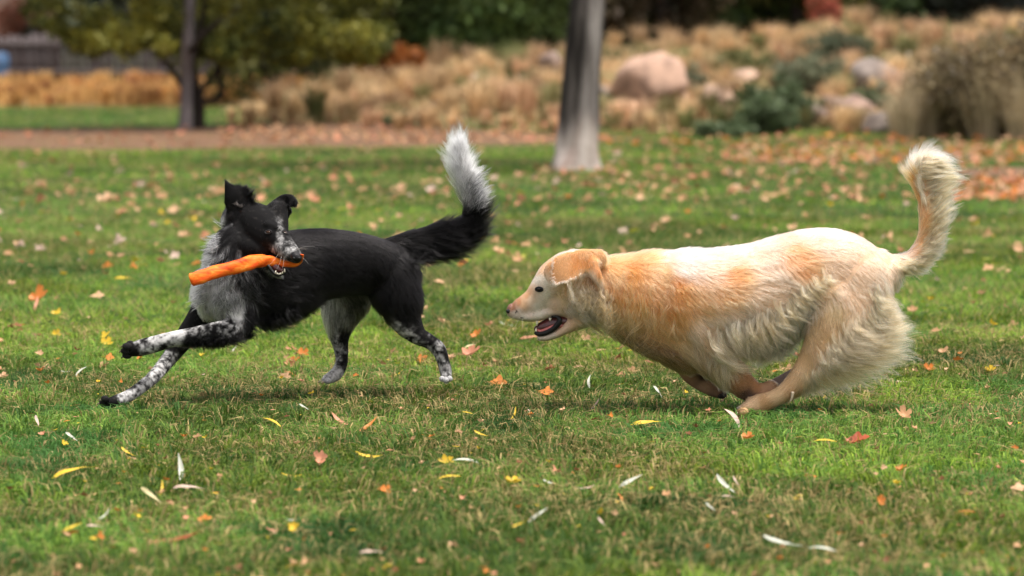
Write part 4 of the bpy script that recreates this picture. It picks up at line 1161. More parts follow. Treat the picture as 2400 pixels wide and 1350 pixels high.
# whiskers
def whiskers(root, rows, Y0, r=.00022, col=(.7, .68, .62), name='whiskers'):
    mb = MB()
    for row in rows:
        A = catmull([(a, b, Y0 + c) for a, b, c in row], 5)
        V_, f_ = tube_vf(P(A[:, 0], A[:, 1], A[:, 2]), np.linspace(r, r * .3, len(A)), 4); mb.add(V_, f_)
    link(name, mb.mesh(name, mat_plain(name + '_hair', col, .4)), root)


whiskers(golden, [[(1212, 738, -.02), (1200, 746, -.03), (1190, 756, -.035)], [(1218, 742, -.02), (1212, 756, -.03), (1206, 768, -.035)], [(1226, 742, -.02), (1224, 758, -.03), (1226, 772, -.035)], [(1275, 794, -.01), (1272, 804, -.015), (1270, 810, -.015)]], YG, .00018)


# ================================================================== the black and white dog
YC = 10.58
c_limbs = [
 ('torso', [(530, 668, -.03, 66, 62), (570, 662, -.02, 92, 78), (615, 654, .0, 108, 88), (675, 640, .03, 100, 90), (745, 620, .09, 84, 82), (815, 616, .15, 73, 70), (870, 622, .19, 66, 64), (915, 634, .22, 58, 62), (940, 645, .24, 44, 52)]),
 ('neck', [(548, 690, -.04, 76, 66), (543, 645, -.04, 62, 62), (548, 600, -.04, 57, 56), (566, 560, -.03, 50, 54), (580, 530, -.02, 46, 50)]),
 ('neck:ruff', [(545, 540, -.02, 20, 34), (527, 585, -.03, 24, 40), (512, 635, -.035, 24, 46)]),
 ('neck:chest', [(500, 640, -.04, 24, 50), (484, 680, -.03, 28, 54), (492, 718, -.02, 26, 50)]),
 ('head', [(558, 512, -.01, 36, 46), (582, 520, -.02, 50, 56), (606, 533, -.04, 53, 56), (630, 548, -.07, 42, 48), (650, 564, -.09, 33, 35), (667, 579, -.115, 27, 30), (683, 593, -.135, 22, 26), (693, 601, -.145, 17, 21)]),
 ('head:cheek', [(548, 560, -.05, 34, 30), (580, 578, -.07, 30, 30), (612, 586, -.09, 22, 22)]),
 ('head:brow', [(628, 528, -.105, 12, 12), (652, 536, -.11, 9, 12)]),
 ('head:side', [(648, 497, -.02, 27, 36), (654, 525, -.045, 23, 32), (661, 552, -.075, 16, 24)]),
 ('jaw', [(585, 590, -.05, 20, 34), (612, 612, -.08, 13, 24), (636, 634, -.10, 9, 19), (652, 645, -.115, 7, 15), (660, 647, -.12, 5, 11)]),
 ('ear', [(578, 508, -.035, 30, 16), (560, 484, -.04, 30, 13), (548, 462, -.045, 26, 9), (538, 444, -.045, 15, 6), (529, 428, -.045, 5, 4)]),
 ('ear:b', [(585, 500, -.03, 22, 12), (582, 478, -.03, 16, 9), (568, 456, -.035, 14, 7), (552, 444, -.04, 10, 5)]),
 ('earfar', [(648, 502, .01, 29, 17), (660, 486, .005, 27, 12), (669, 475, .0, 22, 9), (678, 470, -.012, 17, 8), (685, 474, -.028, 13, 7)]),
 ('foreleg', [(560, 700, -.07, 52, 40), (562, 745, -.09, 38, 34), (548, 772, -.11, 31, 27), (500, 782, -.12, 27, 22), (450, 789, -.12, 22, 19), (405, 795, -.12, 19, 17), (365, 806, -.12, 20, 19), (330, 815, -.12, 20, 21), (308, 820, -.12, 16, 19)]),
 ('forelegfar', [(500, 700, .06, 42, 38), (472, 742, .06, 33, 30), (435, 790, .05, 25, 24), (395, 842, .03, 19, 19), (362, 882, -.05, 16, 16), (328, 910, -.10, 15, 15), (298, 930, -.13, 15, 17), (268, 942, -.15, 15, 19), (252, 945, -.15, 11, 16)]),
 ('hindleg', [(905, 645, .20, 66, 48), (935, 700, .19, 56, 42), (950, 748, .19, 39, 34), (975, 783, .19, 24, 24), (1005, 800, .19, 18, 18), (1027, 818, .19, 18, 16), (1038, 845, .19, 15, 15), (1044, 868, .19, 15, 16), (1046, 885, .18, 13, 18)]),
 ('hindlegfar', [(830, 650, .26, 56, 46), (810, 700, .29, 58, 40), (799, 745, .30, 42, 34), (796, 790, .30, 24, 22), (800, 822, .30, 17, 18), (800, 852, .29, 15, 16), (788, 876, .28, 16, 18), (770, 887, .27, 13, 18)]),
 ('tail', [(905, 590, .25, 28, 26), (948, 576, .27, 30, 22), (1000, 566, .28, 32, 22), (1050, 555, .28, 31, 21), (1092, 536, .28, 26, 18), (1112, 500, .28, 24, 16), (1105, 460, .28, 23, 15), (1088, 420, .28, 22, 13), (1076, 380, .28, 20, 12), (1072, 350, .28, 12, 9)]),
]
# rows: px, py, comb dx, dy, length px, lift, droop, curl, clump, whiteness, speckle
c_tab = {
 'torso': [(700, 530, 1, 0, 20, .3, 0, .15, .5, 0, 0), (800, 540, 1, .2, 20, .3, 0, .15, .5, 0, 0), (900, 580, 1, .6, 22, .3, 0, .15, .5, 0, 0), (700, 620, 1, .3, 32, .3, .1, .25, .7, 0, 0), (800, 640, 1, .4, 32, .3, .1, .25, .7, 0, 0),
   (900, 650, .7, .8, 34, .3, .1, .25, .7, 0, 0), (620, 700, .8, .6, 30, .3, .2, .2, .5, 0, 0), (700, 720, 1, .5, 40, .3, .3, .2, .6, .0, 0), (600, 770, .7, .8, 46, .4, .5, .3, .8, 0, 0), (650, 755, .8, .6, 50, .4, .4, .3, .8, 0, 0), (780, 700, 1, .3, 24, .3, .3, .2, .5, 0.02, 0),
   (560, 700, .4, 1, 40, .4, .2, .4, .7, .42, .3), (520, 690, .1, 1, 40, .4, .2, .4, .7, .55, .3), (600, 640, .7, .8, 30, .3, .2, .3, .5, .1, .2), (590, 720, .4, 1, 34, .3, .2, .3, .7, .15, .2), (640, 660, 1, .4, 24, .2, .1, .2, .5, 0, 0), (610, 690, .7, .8, 24, .2, .1, .2, .5, 0, 0)],
 'neck': [(505, 545, -.7, .5, 34, .6, 0, .2, .7, .5, .35), (495, 580, -.6, .7, 36, .6, .0, .2, .7, .55, .35), (482, 620, -.5, .9, 38, .6, .1, .3, .7, .55, .35), (455, 670, -.3, 1, 34, .5, .1, .3, .7, .65, .2), (460, 705, .1, 1, 30, .3, .2, .3, .7, .75, .2), (490, 735, .2, 1, 26, .3, .2, .3, .7, .6, .2),
   (530, 610, .0, 1, 40, .35, .1, .4, .7, .38, .3), (510, 650, -.1, 1, 42, .35, .1, .4, .7, .55, .3), (540, 700, .2, 1, 42, .35, .2, .4, .7, .45, .3), (580, 660, .5, .9, 40, .35, .2, .4, .7, .2, .3), (590, 700, .4, .9, 38, .35, .2, .4, .7, .3, .3), (570, 740, .2, 1, 34, .35, .2, .4, .7, .6, .3),
   (550, 560, -.5, 1, 26, .3, .1, .2, .5, 0.0, .1), (528, 545, -.7, .8, 26, .4, .1, .2, .5, 0.0, .1), (520, 520, -.8, .5, 28, .5, 0, .2, .5, .1, .3), (530, 600, -.4, 1, 30, .4, .1, .2, .5, 0.12, .3), (600, 560, 0, 1, 16, .2, .1, .2, .4, 0, 0), (620, 640, .5, .8, 34, .4, .2, .4, .7, .12, .2), (560, 620, .1, 1, 36, .3, .2, .4, .7, .25, .3), (530, 575, -.2, 1, 26, .3, .1, .2, .5, .06, .2)],
 'head': [(560, 520, -.8, .5, 12, .2, 0, .1, .3, 0, 0), (540, 570, -.7, .8, 20, .35, .1, .2, .4, 0, .05), (580, 575, -.8, .6, 14, .2, .1, .1, .3, 0, 0), (600, 500, -.8, -.3, 9, .2, 0, .1, .2, 0, 0), (560, 500, -.8, .2, 12, .3, 0, .1, .3, 0, 0), (620, 480, -.7, -.5, 9, .2, 0, .1, .2, 0.02, .1),
   (643, 494, -.6, -.6, 8, .15, 0, 0, .2, .05, .1), (655, 518, -.5, -.7, 7, .15, 0, 0, .2, .2, .1), (630, 505, -.6, -.6, 8, .15, 0, 0, .2, 0, 0), (668, 490, .3, -.8, 9, .15, 0, 0, .2, 0, 0), (674, 520, .3, -.8, 7, .15, 0, 0, .2, 0, 0), (640, 525, -.6, -.4, 7, .15, 0, 0, .2, 0, 0), (508, 528, -.8, .4, 26, .5, 0, .2, .5, .4, .4), (500, 570, -.8, .4, 28, .5, 0, .2, .5, .5, .4), (672, 560, .3, -.5, 6, .12, 0, 0, .1, .05, .1), (628, 543, -.8, .0, 6, .12, 0, 0, .1, 0, 0), (640, 560, -.8, .1, 6, .12, 0, 0, .1, .02, 0), (612, 560, -.9, .3, 9, .12, 0, 0, .1, 0, 0), (672, 545, .6, -.5, 6, .12, 0, 0, .1, 0, 0), (659, 545, -.3, -.8, 6, .12, 0, 0, .1, .34, .2), (640, 545, -.3, -.8, 6, .12, 0, 0, .1, 0, 0),
   (665, 562, -.4, -.6, 6, .12, 0, 0, .1, .40, .25), (652, 578, -.7, .0, 6, .12, 0, 0, .1, .34, .32), (672, 580, -.5, -.4, 5, .12, 0, 0, .1, .34, .35), (650, 592, -.8, .2, 7, .15, 0, 0, .1, .22, .3), (668, 600, -.7, .4, 7, .15, 0, 0, .1, .22, .3), (685, 605, -.6, .4, 5, .12, 0, 0, .1, .1, .2), (625, 590, -.9, .3, 9, .15, 0, 0, .2, 0.03, .1), (600, 590, -.8, .5, 12, .2, .1, .1, .3, 0, .05)],
 'jaw': [(600, 600, -.6, .7, 14, .3, .1, .2, .4, .03, .1), (630, 635, -.5, .8, 14, .3, .1, .2, .4, .25, .3), (655, 650, -.4, .8, 8, .3, .1, .1, .2, .55, .3)],
 'ear': [(528, 430, -.2, -1, 9, .3, 0, .1, .3, 0, 0), (550, 460, -.3, -.9, 10, .2, 0, .1, .3, 0, 0), (580, 450, .5, -.8, 22, .4, 0, .3, .5, 0, 0), (590, 480, .4, -.8, 14, .3, 0, .2, .4, 0, 0), (560, 500, -.3, .6, 14, .2, 0, .1, .3, 0, 0)],
 'earfar': [(650, 484, .7, -.7, 10, .3, 0, .2, .3, 0, 0), (685, 470, .6, .6, 9, .3, 0, .2, .3, 0, 0)],
 'foreleg': [(560, 690, .1, 1, 32, .3, .2, .4, .7, .5, .3), (555, 735, -.2, 1, 18, .2, .1, .2, .6, .8, .2), (520, 745, -.6, .7, 14, .2, .1, .2, .5, .45, .5), (585, 760, .3, 1, 22, .3, .3, .3, .6, .0, 0), (570, 790, .9, .4, 38, .35, .2, .3, .7, 0, 0), (540, 760, -.6, .7, 14, .2, .1, .1, .4, .30, .6), (555, 785, -.4, .8, 14, .2, .1, .1, .4, .36, .6), (590, 730, .2, 1, 20, .2, .1, .1, .4, .0, .1),
   (510, 775, -1, .1, 11, .15, 0, .1, .3, .12, .4), (500, 800, .3, 1, 26, .3, .3, .2, .6, 0, 0), (455, 775, -1, .1, 10, .15, 0, .1, .3, .18, .5), (450, 800, 0, .8, 18, .3, .2, .2, .5, 0, .0), (415, 780, -1, .2, 10, .15, 0, .1, .3, .85, .4), (400, 800, -1, .2, 10, .15, 0, .1, .3, .55, .6), (370, 790, -1, .2, 9, .15, 0, .1, .3, .65, .6), (350, 815, -1, .1, 9, .15, 0, .1, .3, .42, .65), (380, 820, -1, .1, 9, .15, 0, .1, .3, .08, .3), (325, 800, -1, .1, 8, .15, 0, .1, .3, .3, .5), (305, 815, -1, .1, 9, .25, 0, .1, .4, -.2, .1)],
 'forelegfar': [(480, 710, -.3, 1, 16, .2, .1, .1, .4, 0, 0), (440, 770, -.5, .9, 12, .15, .1, .1, .3, 0, 0), (415, 805, -.5, .9, 11, .15, 0, .1, .3, .0, .1), (395, 835, -.6, .8, 10, .15, 0, .1, .3, .25, .45), (365, 870, -.7, .7, 9, .15, 0, .1, .3, .42, .55), (330, 905, -.8, .6, 9, .15, 0, .1, .3, .42, .55), (290, 930, -1, .3, 9, .15, 0, .1, .3, .5, .55), (272, 945, -1, .1, 8, .15, 0, .1, .3, .1, .4), (252, 943, -1, .1, 9, .25, 0, .1, .4, -.2, .1)],
 'hindleg': [(905, 645, .6, .8, 32, .3, .1, .25, .7, 0, 0), (980, 680, .4, 1, 30, .4, .1, .2, .7, 0, 0), (900, 720, .2, 1, 34, .3, .1, .25, .7, 0, 0), (985, 740, .4, 1, 26, .4, .1, .2, .7, 0, 0), (945, 745, .4, .9, 18, .2, .1, .2, .5, 0, 0), (930, 768, .7, .7, 14, .2, .1, .1, .4, .35, .5), (965, 790, .8, .5, 11, .15, 0, .1, .3, .30, .55), (990, 780, .7, .7, 12, .15, 0, .1, .3, .0, .1), (1015, 790, .7, .7, 11, .2, 0, .1, .3, .05, .3), (1030, 800, .5, .9, 10, .2, 0, .1, .3, .35, .4),
   (1022, 825, .3, 1, 9, .15, 0, .1, .3, .42, .6), (1050, 840, .5, 1, 12, .3, 0, .1, .4, .0, .1), (1038, 855, .2, 1, 9, .15, 0, .1, .3, .4, .55), (1045, 885, .1, 1, 9, .2, 0, .1, .3, .55, .4)],
 'hindlegfar': [(820, 650, .6, .8, 22, .2, .1, .2, .5, 0.05, 0), (770, 720, .1, 1, 34, .3, .2, .2, .6, .48, .2), (840, 720, .2, 1, 30, .3, .2, .2, .6, .16, .15), (760, 760, .2, 1, 28, .3, .2, .2, .6, .5, .2), (800, 745, .1, 1, 26, .3, .2, .2, .6, .38, .2), (785, 800, .1, 1, 16, .2, .1, .1, .4, .32, .35), (815, 790, .1, 1, 14, .2, .1, .1, .3, 0, .1), (790, 840, 0, 1, 9, .15, 0, .1, .3, .32, .4), (812, 850, 0, 1, 9, .15, 0, .1, .3, .0, .2), (780, 880, -.6, .7, 9, .2, 0, .1, .3, .6, .3)],
 'tail': [(910, 570, .9, .2, 20, .25, 0, .1, .4, 0, 0), (920, 605, .7, .8, 30, .35, .2, .2, .6, 0, 0), (960, 560, 1, -.1, 34, .25, 0, .15, .6, 0, 0), (970, 600, .8, .8, 60, .5, .3, .25, .8, 0, 0), (1030, 545, 1, -.2, 56, .55, .0, .15, .6, 0, 0), (1040, 585, .95, .5, 74, .5, .3, .2, .8, 0, 0), (1100, 550, .9, .0, 62, .5, .15, .2, .8, 0, 0), (1095, 520, .8, -.6, 56, .6, 0, .2, .7, 0, 0), (1125, 510, .4, -.9, 62, .7, 0, .3, .7, 0.02, .1),
   (1110, 485, .3, -1, 50, .5, 0, .3, .7, .30, .4), (1120, 470, .3, -1, 54, .5, 0, .3, .8, .36, .4), (1095, 455, -.1, -1, 50, .5, 0, .3, .8, .5, .4), (1112, 440, .2, -1, 56, .5, 0, .3, .8, .55, .3), (1090, 415, -.35, -1, 56, .45, 0, .3, .8, .85, .1), (1100, 400, .1, -1, 62, .5, 0, .3, .8, .9, .1), (1070, 375, -.3, -1, 64, .45, 0, .25, .8, 1, 0), (1085, 370, .15, -1, 66, .45, 0, .25, .8, 1, 0), (1075, 345, .05, -1, 64, .35, 0, .25, .85, 1, 0)],
}
c_tab['*'] = c_tab['torso']


def c_colour(V, names, idx):
    m = evalmap(V, names, idx, c_tab, 2.4, 8, 5)
    w = m[:, 7]; sp = m[:, 8]
    n1 = fbm(V, 95, 14, 2) * 1.0
    nk = np.isin(idx, [i for i, q_ in enumerate(names) if q_ in ('neck', 'torso')])
    w = np.where(nk, w * .78, w); sp = np.where(nk, sp * 1.5, sp)
    n1 = (n1 - .5) * 2.6
    w = w + sp * n1
    salt = (vn(V, 1500, 2) - .5) * .5 * np.clip(w * 4, 0, 1)
    w = np.clip(w + salt, 0, 1)[:, None]
    w = w * w * (3 - 2 * w)
    blk = np.array([.0034, .0031, .0033]); wht = np.array([.74, .73, .72])
    out = blk * (1 - w) + wht * w
    gl = (vn(V, 2600, 55) > .80)[:, None] * (1 - w)  # grey-brown flecks: sheen of the black coat put into the colour
    return out + gl * np.array([.018, .015, .013])


M_CFUR = mat_fur('black_fur', .30, 1.28)
c_base = P(300, 955, 10.55); c_base[2] = 0.0
collie, csurf, cV = build_dog('dog', 'black and white dog running with an orange toy in its mouth, head turned back', c_limbs, c_tab, YC, c_base, 250000, 23, c_colour, M_CFUR, voxel=.0045, rad=.00036, dens_fn=lambda V: np.where((proj(V)[0] < 705) & (proj(V)[1] < 625), 2.0, 1.0))

BK = (.0034, .0031, .0033); WH = (.80, .79, .77); GYH = (.16, .16, .165)
fringe('tail_feathers', collie, csurf, [(958, 604), (980, 598), (1020, 588), (1065, 572), (1105, 545)], [(992, 622), (1030, 618), (1095, 602), (1140, 560), (1158, 512)], 90, 34, YC, BK, M_CFUR, seed=11, wave=.06, sag=.10, rad=.00034, jit=6)
fringe('tail_feathers', collie, csurf, [(1118, 500), (1116, 480), (1110, 455), (1100, 435)], [(1156, 470), (1150, 445), (1146, 425), (1142, 395)], 44, 30, YC, GYH, M_CFUR, seed=12, wave=.10, sag=-.10, tipmix=WH, jit=7)
fringe('tail_plume', collie, csurf, [(1095, 455), (1090, 430), (1088, 410), (1082, 385), (1080, 400), (1090, 420), (1096, 440)], [(1042, 392), (1034, 350), (1048, 308), (1078, 286), (1096, 322), (1118, 352), (1140, 386)], 100, 34, YC, WH, M_CFUR, seed=13, wave=.07, sag=-.10, jit=7)
fringe('belly_feathers', collie, csurf, [(590, 752), (630, 742), (675, 728), (690, 722)], [(606, 792), (650, 786), (696, 760), (716, 748)], 50, 22, YC, BK, M_CFUR, seed=14, wave=.08, rad=.00034, jit=6)
fringe('elbow_feathers', collie, csurf, [(562, 772), (540, 792), (500, 798), (455, 805)], [(586, 806), (560, 814), (505, 822), (455, 826)], 44, 20, YC, BK, M_CFUR, seed=15, wave=.08, rad=.0003, jit=4)
fringe('ruff', collie, csurf, [(520, 520), (510, 560), (500, 600), (492, 640), (478, 680), (476, 710)], [(492, 512), (474, 566), (466, 610), (456, 655), (444, 694), (450, 730)], 80, 22, YC, GYH, M_CFUR, seed=16, wave=.06, tipmix=WH, sag=.05, jit=6, rad=.00034)
fringe('ruff', collie, csurf, [(520, 600), (545, 640), (510, 660), (560, 690), (530, 700)], [(505, 660), (530, 705), (500, 730), (575, 745), (540, 760)], 110, 22, YC, GYH, M_CFUR, seed=17, wave=.08, tipmix=WH, sag=.05, jit=14, rad=.00034)
fringe('ruff', collie, csurf, [(540, 625), (575, 650), (590, 680)], [(560, 680), (605, 700), (625, 715)], 50, 22, YC, BK, M_CFUR, seed=18, wave=.08, tipmix=GYH, sag=.05, jit=12, rad=.00034)
fringe('ear_tuft', collie, csurf, [(548, 478), (558, 484), (566, 486)], [(554, 470), (560, 474), (568, 476)], 8, 12, YC, (.30, .24, .22), M_CFUR, seed=20, wave=.1, sag=.1, jit=2, rad=.0003)
fringe('ear_wisps', collie, csurf, [(578, 452), (588, 468), (596, 478)], [(600, 430), (606, 438), (608, 458)], 16, 9, YC, BK, M_CFUR, seed=19, wave=.1, sag=-.1, jit=4, rad=.0003)

eye_on(csurf, collie, 629, 544, 6.0, YC, mat=M_IRIS)
eye_on(csurf, collie, 668, 545, 5.5, YC, mat=M_IRIS)
k = YC / F
mb = MB(); V_, f_ = blob(P(694, 602, YC - .166), ((13 * k, -3 * k, -3 * k), (3 * k, 10 * k, 0), (0, 0, 12 * k))); mb.add(V_, f_)
nose = link('nose', mb.mesh('nose', M_BLACKSKIN), collie)
for s in (-1, 1):
    mb = MB(); V_, f_ = blob(P(695 + s * 6, 605, YC - .177), ((3.2 * k, 0, 0), (0, 3 * k, 0), (0, 0, 3 * k))); mb.add(V_, f_)
    link('nostril', mb.mesh('nostril', mat_plain('nostril_dark', (.002, .002, .002), .7)), nose)
# mouth and lower front teeth under the toy
V_, f_, *_r = limb([(615, 602, -.085, 12, 18), (636, 618, -.11, 13, 16), (652, 630, -.125, 10, 13), (660, 634, -.13, 6, 9)], YC)
mb = MB(); mb.add(V_, f_); link('mouth', mb.mesh('mouth', M_MOUTH), collie)
tube_px('lip', [(608, 600, YC - .12, 3), (628, 622, YC - .135, 4), (642, 640, YC - .14, 4), (654, 645, YC - .145, 4), (666, 638, YC - .14, 3)], collie, M_BLACKSKIN)
mb = MB()
for tx, ty, th, tw in ((646, 641, 7, 2.2), (650, 643, 4, 1.8), (654, 644, 4, 1.8), (658, 643, 4, 1.8), (662, 641, 5, 1.8), (667, 638, 9, 2.2)):
    A = P(np.array([tx, tx, tx + .5]), np.array([ty, ty - th * .6, ty - th]), YC - .148)
    V_, f_ = tube_vf(A, np.array([tw, tw * .8, .5]) * k, 7); mb = MB(); mb.add(V_, f_)
    link('tooth', mb.mesh('tooth', M_TOOTH), collie)
whiskers(collie, [[(690, 590, -.15), (702, 582, -.17), (716, 578, -.19), (738, 577, -.20)], [(688, 586, -.15), (705, 583, -.15), (722, 584, -.16)], [(660, 600, -.15), (655, 618, -.17), (648, 632, -.18)], [(666, 602, -.15), (664, 620, -.18), (660, 636, -.19)], [(697, 600, -.15), (712, 606, -.17), (722, 618, -.18)],
                  [(652, 596, -.14), (640, 612, -.16), (628, 624, -.17)]], YC)
M_CPAW = mat_plain('paw_black', (.012, .011, .011), .75, .2, 0, .3, 400, .6)
toes(collie, [(298, 812, -.145, 9, 1.3), (294, 822, -.135, 9, 1.3), (298, 832, -.125, 9, 1.3), (305, 806, -.110, 8, 1.2), (246, 935, -.172, 8, 1.2), (242, 943, -.160, 8, 1.2), (243, 950, -.145, 8, 1.2), (253, 953, -.130, 8, 1.2)], YC, None, M_CPAW)
M_CPAWW = mat_plain('paw_white', (.42, .42, .42), .8, .1, 0, .35, 400, .6)
toes(collie, [(1036, 888, .165, 7, 1.0), (1045, 891, .155, 7, 1.0), (1054, 888, .165, 7, 1.0), (768, 892, .25, 7, 1.3), (762, 890, .265, 7, 1.3), (764, 888, .285, 7, 1.3)], YC, None, M_CPAWW)
claws(collie, [(290, 810, -.145, -.9, .4, 8), (286, 822, -.135, -.9, .4, 8), (290, 834, -.125, -.8, .6, 8), (238, 937, -.172, -.9, .3, 8), (234, 945, -.160, -.9, .3, 8), (236, 953, -.145, -.9, .3, 8)], YC, M_CLAW)
claws(collie, [(759, 894, .25, -.9, .4, 9), (753, 892, .265, -.9, .4, 9)], YC, M_CLAWL)

# the toy: an orange rubber stick held crosswise in the jaws
A = catmull([(446, 656, 16, 17), (462, 651, 16.5, 17), (500, 640, 16.5, 17), (545, 628, 16.5, 16), (585, 617, 18, 18), (612, 611, 15.5, 16), (636, 612, 13, 14), (662, 618, 9, 13), (690, 618, 8, 12), (704, 610, 6, 10), (708, 596, 4.5, 8)], 6)
m_ = len(A); nn = 22; V = []; T2 = np.gradient(A[:, :2], axis=0); T2 /= np.linalg.norm(T2, axis=1)[:, None]
rgt = np.random.default_rng(3)
ph = np.linspace(0, 2 * math.pi, nn, endpoint=False)
for i in range(m_):
    s_ = i / (m_ - 1)
    Yt = YC - .215 + .10 * sstep(.0, .72, s_) - .045 * sstep(.86, 1, s_)
    end = .80 if i == 0 else (.95 if i == 1 else 1)
    sq = 1 / np.maximum(abs(np.cos(ph)), abs(np.sin(ph))) ** .45 / 1.06
    lump = 1 + .07 * np.sin(i * .42 + 3 * ph) + .045 * np.sin(i * .27 + ph) + .04 * np.sin(i * 1.1 + 2 * ph) + .10 * math.exp(-((i - 26) / 3.0) ** 2) * np.cos(ph - 2)
    c0 = P(A[i, 0], A[i, 1], Yt); kk = Yt / F
    e1 = np.array([-T2[i, 1] * 1.0, 0, -T2[i, 0]]); e2 = np.array([0, 1.0, 0])
    for p_, q_, l_ in zip(ph, sq, lump):
        V.append(c0 + (e1 * math.cos(p_) * A[i, 2] + e2 * math.sin(p_) * A[i, 3]) * kk * q_ * l_ * end)
fs = [(i * nn + j, i * nn + (j + 1) % nn, (i + 1) * nn + (j + 1) % nn, (i + 1) * nn + j) for i in range(m_ - 1) for j in range(nn)]
fs += [tuple(range(nn))[::-1], tuple((m_ - 1) * nn + j for j in range(nn))]
m_toy, nt, b = nodes_of('toy_rubber')
tc = N(nt, 'ShaderNodeTexCoord')
mp_ = N(nt, 'ShaderNodeMapping'); mp_.inputs['Scale'].default_value = (14, 40, 55); mp_.inputs['Rotation'].default_value = (0, R(-14), 0)
nt.links.new(tc.outputs['Object'], mp_.inputs['Vector'])
nz = N(nt, 'ShaderNodeTexNoise', Scale=1.3, Detail=6.0, Roughness=.65, Distortion=.6); nt.links.new(mp_.outputs[0], nz.inputs['Vector'])
nt.links.new(ramp(nt, nz.outputs['Fac'], [(.30, (.55, .035, .004)), (.42, (.82, .10, .006)), (.56, (.92, .19, .012)), (.70, (.94, .34, .05))]), b.inputs['Base Color'])
b.inputs['Roughness'].default_value = .6; b.inputs['Specular IOR Level'].default_value = .3
bp = N(nt, 'ShaderNodeBump', Strength=.5, Distance=.004); nt.links.new(nz.outputs['Fac'], bp.inputs['Height']); nt.links.new(bp.outputs[0], b.inputs['Normal'])
mb = MB(); mb.add(V, fs)
toy = link('dog_toy', mb.mesh('dog_toy', m_toy))
tag(toy, 'bright orange chewed rubber stick held in the black dog mouth', 'toy')

# ------------------------------------------------------------------ vegetation and background
def leafcloud(cent, rad, n, size, cols, seed, shell=.35, hang=0.0, squash=.8):
    """leaf-sized faces scattered through clumps; returns V, L, S, C"""
    rg = np.random.default_rng(seed)
    cent = np.asarray(cent, float); rad = np.asarray(rad, float)
    w = rad ** 2; k = rg.choice(len(cent), n, p=w / w.sum())
    d = rg.normal(0, 1, (n, 3)); d /= np.linalg.norm(d, axis=1)[:, None]
    r = (shell + (1 - shell) * rg.random(n) ** .5) * (.75 + .5 * vn(d * 2 + k[:, None] * 7.3, 1.5, seed))
    c = cent[k] + d * (rad[k] * r)[:, None] * np.array([1, 1, squash])
    c[:, 2] -= hang * rg.random(n)
    a = rg.normal(0, 1, (n, 3)); a /= np.linalg.norm(a, axis=1)[:, None]
    b_ = np.cross(a, rg.normal(0, 1, (n, 3))); b_ /= np.linalg.norm(b_, axis=1)[:, None]
    s = size * (.5 + rg.random(n))[:, None]
    V = np.stack([c - a * s, c + b_ * s * .45, c + a * s, c - b_ * s * .45], 1).reshape(-1, 3)
    cols = np.asarray(cols, float)
    u = fbm(c, 1.1, seed + 5, 2) * 1.2 - .1 + rg.normal(0, .16, n)
    f = np.clip(u, 0, .999) * (len(cols) - 1); i = f.astype(int); t = (f - i)[:, None]
    C = cols[i] * (1 - t) + cols[np.minimum(i + 1, len(cols) - 1)] * t
    C = C * (.7 + .6 * rg.random(n))[:, None]
    return V, np.arange(n * 4), np.full(n, 4), np.repeat(C, 4, 0)


M_LEAF = mat_attr('foliage', .55, .25, .3)
M_TWIG = mat_plain('twig_bark', (.10, .07, .05), .85, .2, 0, .4, 12, .4)


def bark(name, stops, scale=(9, 9, 1.6), bump=.7):
    m, nt, b = nodes_of(name)
    tc = N(nt, 'ShaderNodeTexCoord'); mp = N(nt, 'ShaderNodeMapping'); mp.inputs['Scale'].default_value = scale
    nt.links.new(tc.outputs['Object'], mp.inputs['Vector'])
    nz = N(nt, 'ShaderNodeTexNoise', Scale=1.0, Detail=8.0, Roughness=.65); nt.links.new(mp.outputs[0], nz.inputs['Vector'])
    nt.links.new(ramp(nt, nz.outputs['Fac'], stops), b.inputs['Base Color'])
    b.inputs['Roughness'].default_value = .9; b.inputs['Specular IOR Level'].default_value = .15
    bp = N(nt, 'ShaderNodeBump', Strength=bump, Distance=.03); nt.links.new(nz.outputs['Fac'], bp.inputs['Height']); nt.links.new(bp.outputs[0], b.inputs['Normal'])
    return m


DARKBARK = bark('dark_bark', [(.3, (.012, .010, .009)), (.55, (.045, .036, .030)), (.75, (.09, .075, .065))])


def tree(name, label, x, y, h, r, trunk_r, cols, nleaf, leaf, seed, z0=.8, group=None, cat='tree', clumps=26, barkm=None, squash=.8, xr=1.0):
    rg = np.random.default_rng(seed); z = float(H(x, y))
    root = empty(name, (x, y, z))
    tag(root, label, cat, group)
    mb = MB()
    n = 7; zz = np.linspace(0, h * .85, n)
    pts = np.stack([x + np.cumsum(rg.normal(0, .05, n)), y + np.cumsum(rg.normal(0, .05, n)), z - .05 + zz], 1)
    V, fs = tube_vf(pts, trunk_r * (1 - .8 * zz / h), 9, .15, seed); mb.add(V, fs)
    link('trunk', mb.mesh('trunk', barkm or DARKBARK), root)
    ce = []; ra = []
    mb = MB()
    for i in range(clumps):
        a = rg.uniform(0, 6.28); t = (i + rg.random()) / clumps; zc = z0 + (h - z0) * t
        rr = r * math.sqrt(max(.08, 1 - (2 * t - .75) ** 2 * .55)) * rg.uniform(.25, .95)
        c = (x + rr * math.cos(a) * xr, y + rr * math.sin(a), z + zc); ce.append(c); ra.append(r * rg.uniform(.28, .48))
        if i % 3 == 0:
            j = min(n - 1, max(0, int((zc * .8) / h * n)))
            p0 = pts[j]; p1 = np.array(c)
            V, fs = tube_vf(np.array([p0, (p0 * .5 + p1 * .5) + np.array([0, 0, .12]), p1]), np.array([trunk_r * .35, trunk_r * .22, trunk_r * .06]), 6); mb.add(V, fs)
    link('limbs', mb.mesh('limbs', barkm or DARKBARK), root)
    V, L, S, C = leafcloud(ce, ra, nleaf, leaf, cols, seed, squash=squash)
    link('crown', mesh_np('crown', V, L, M_LEAF, False, C, S), root)
    return root


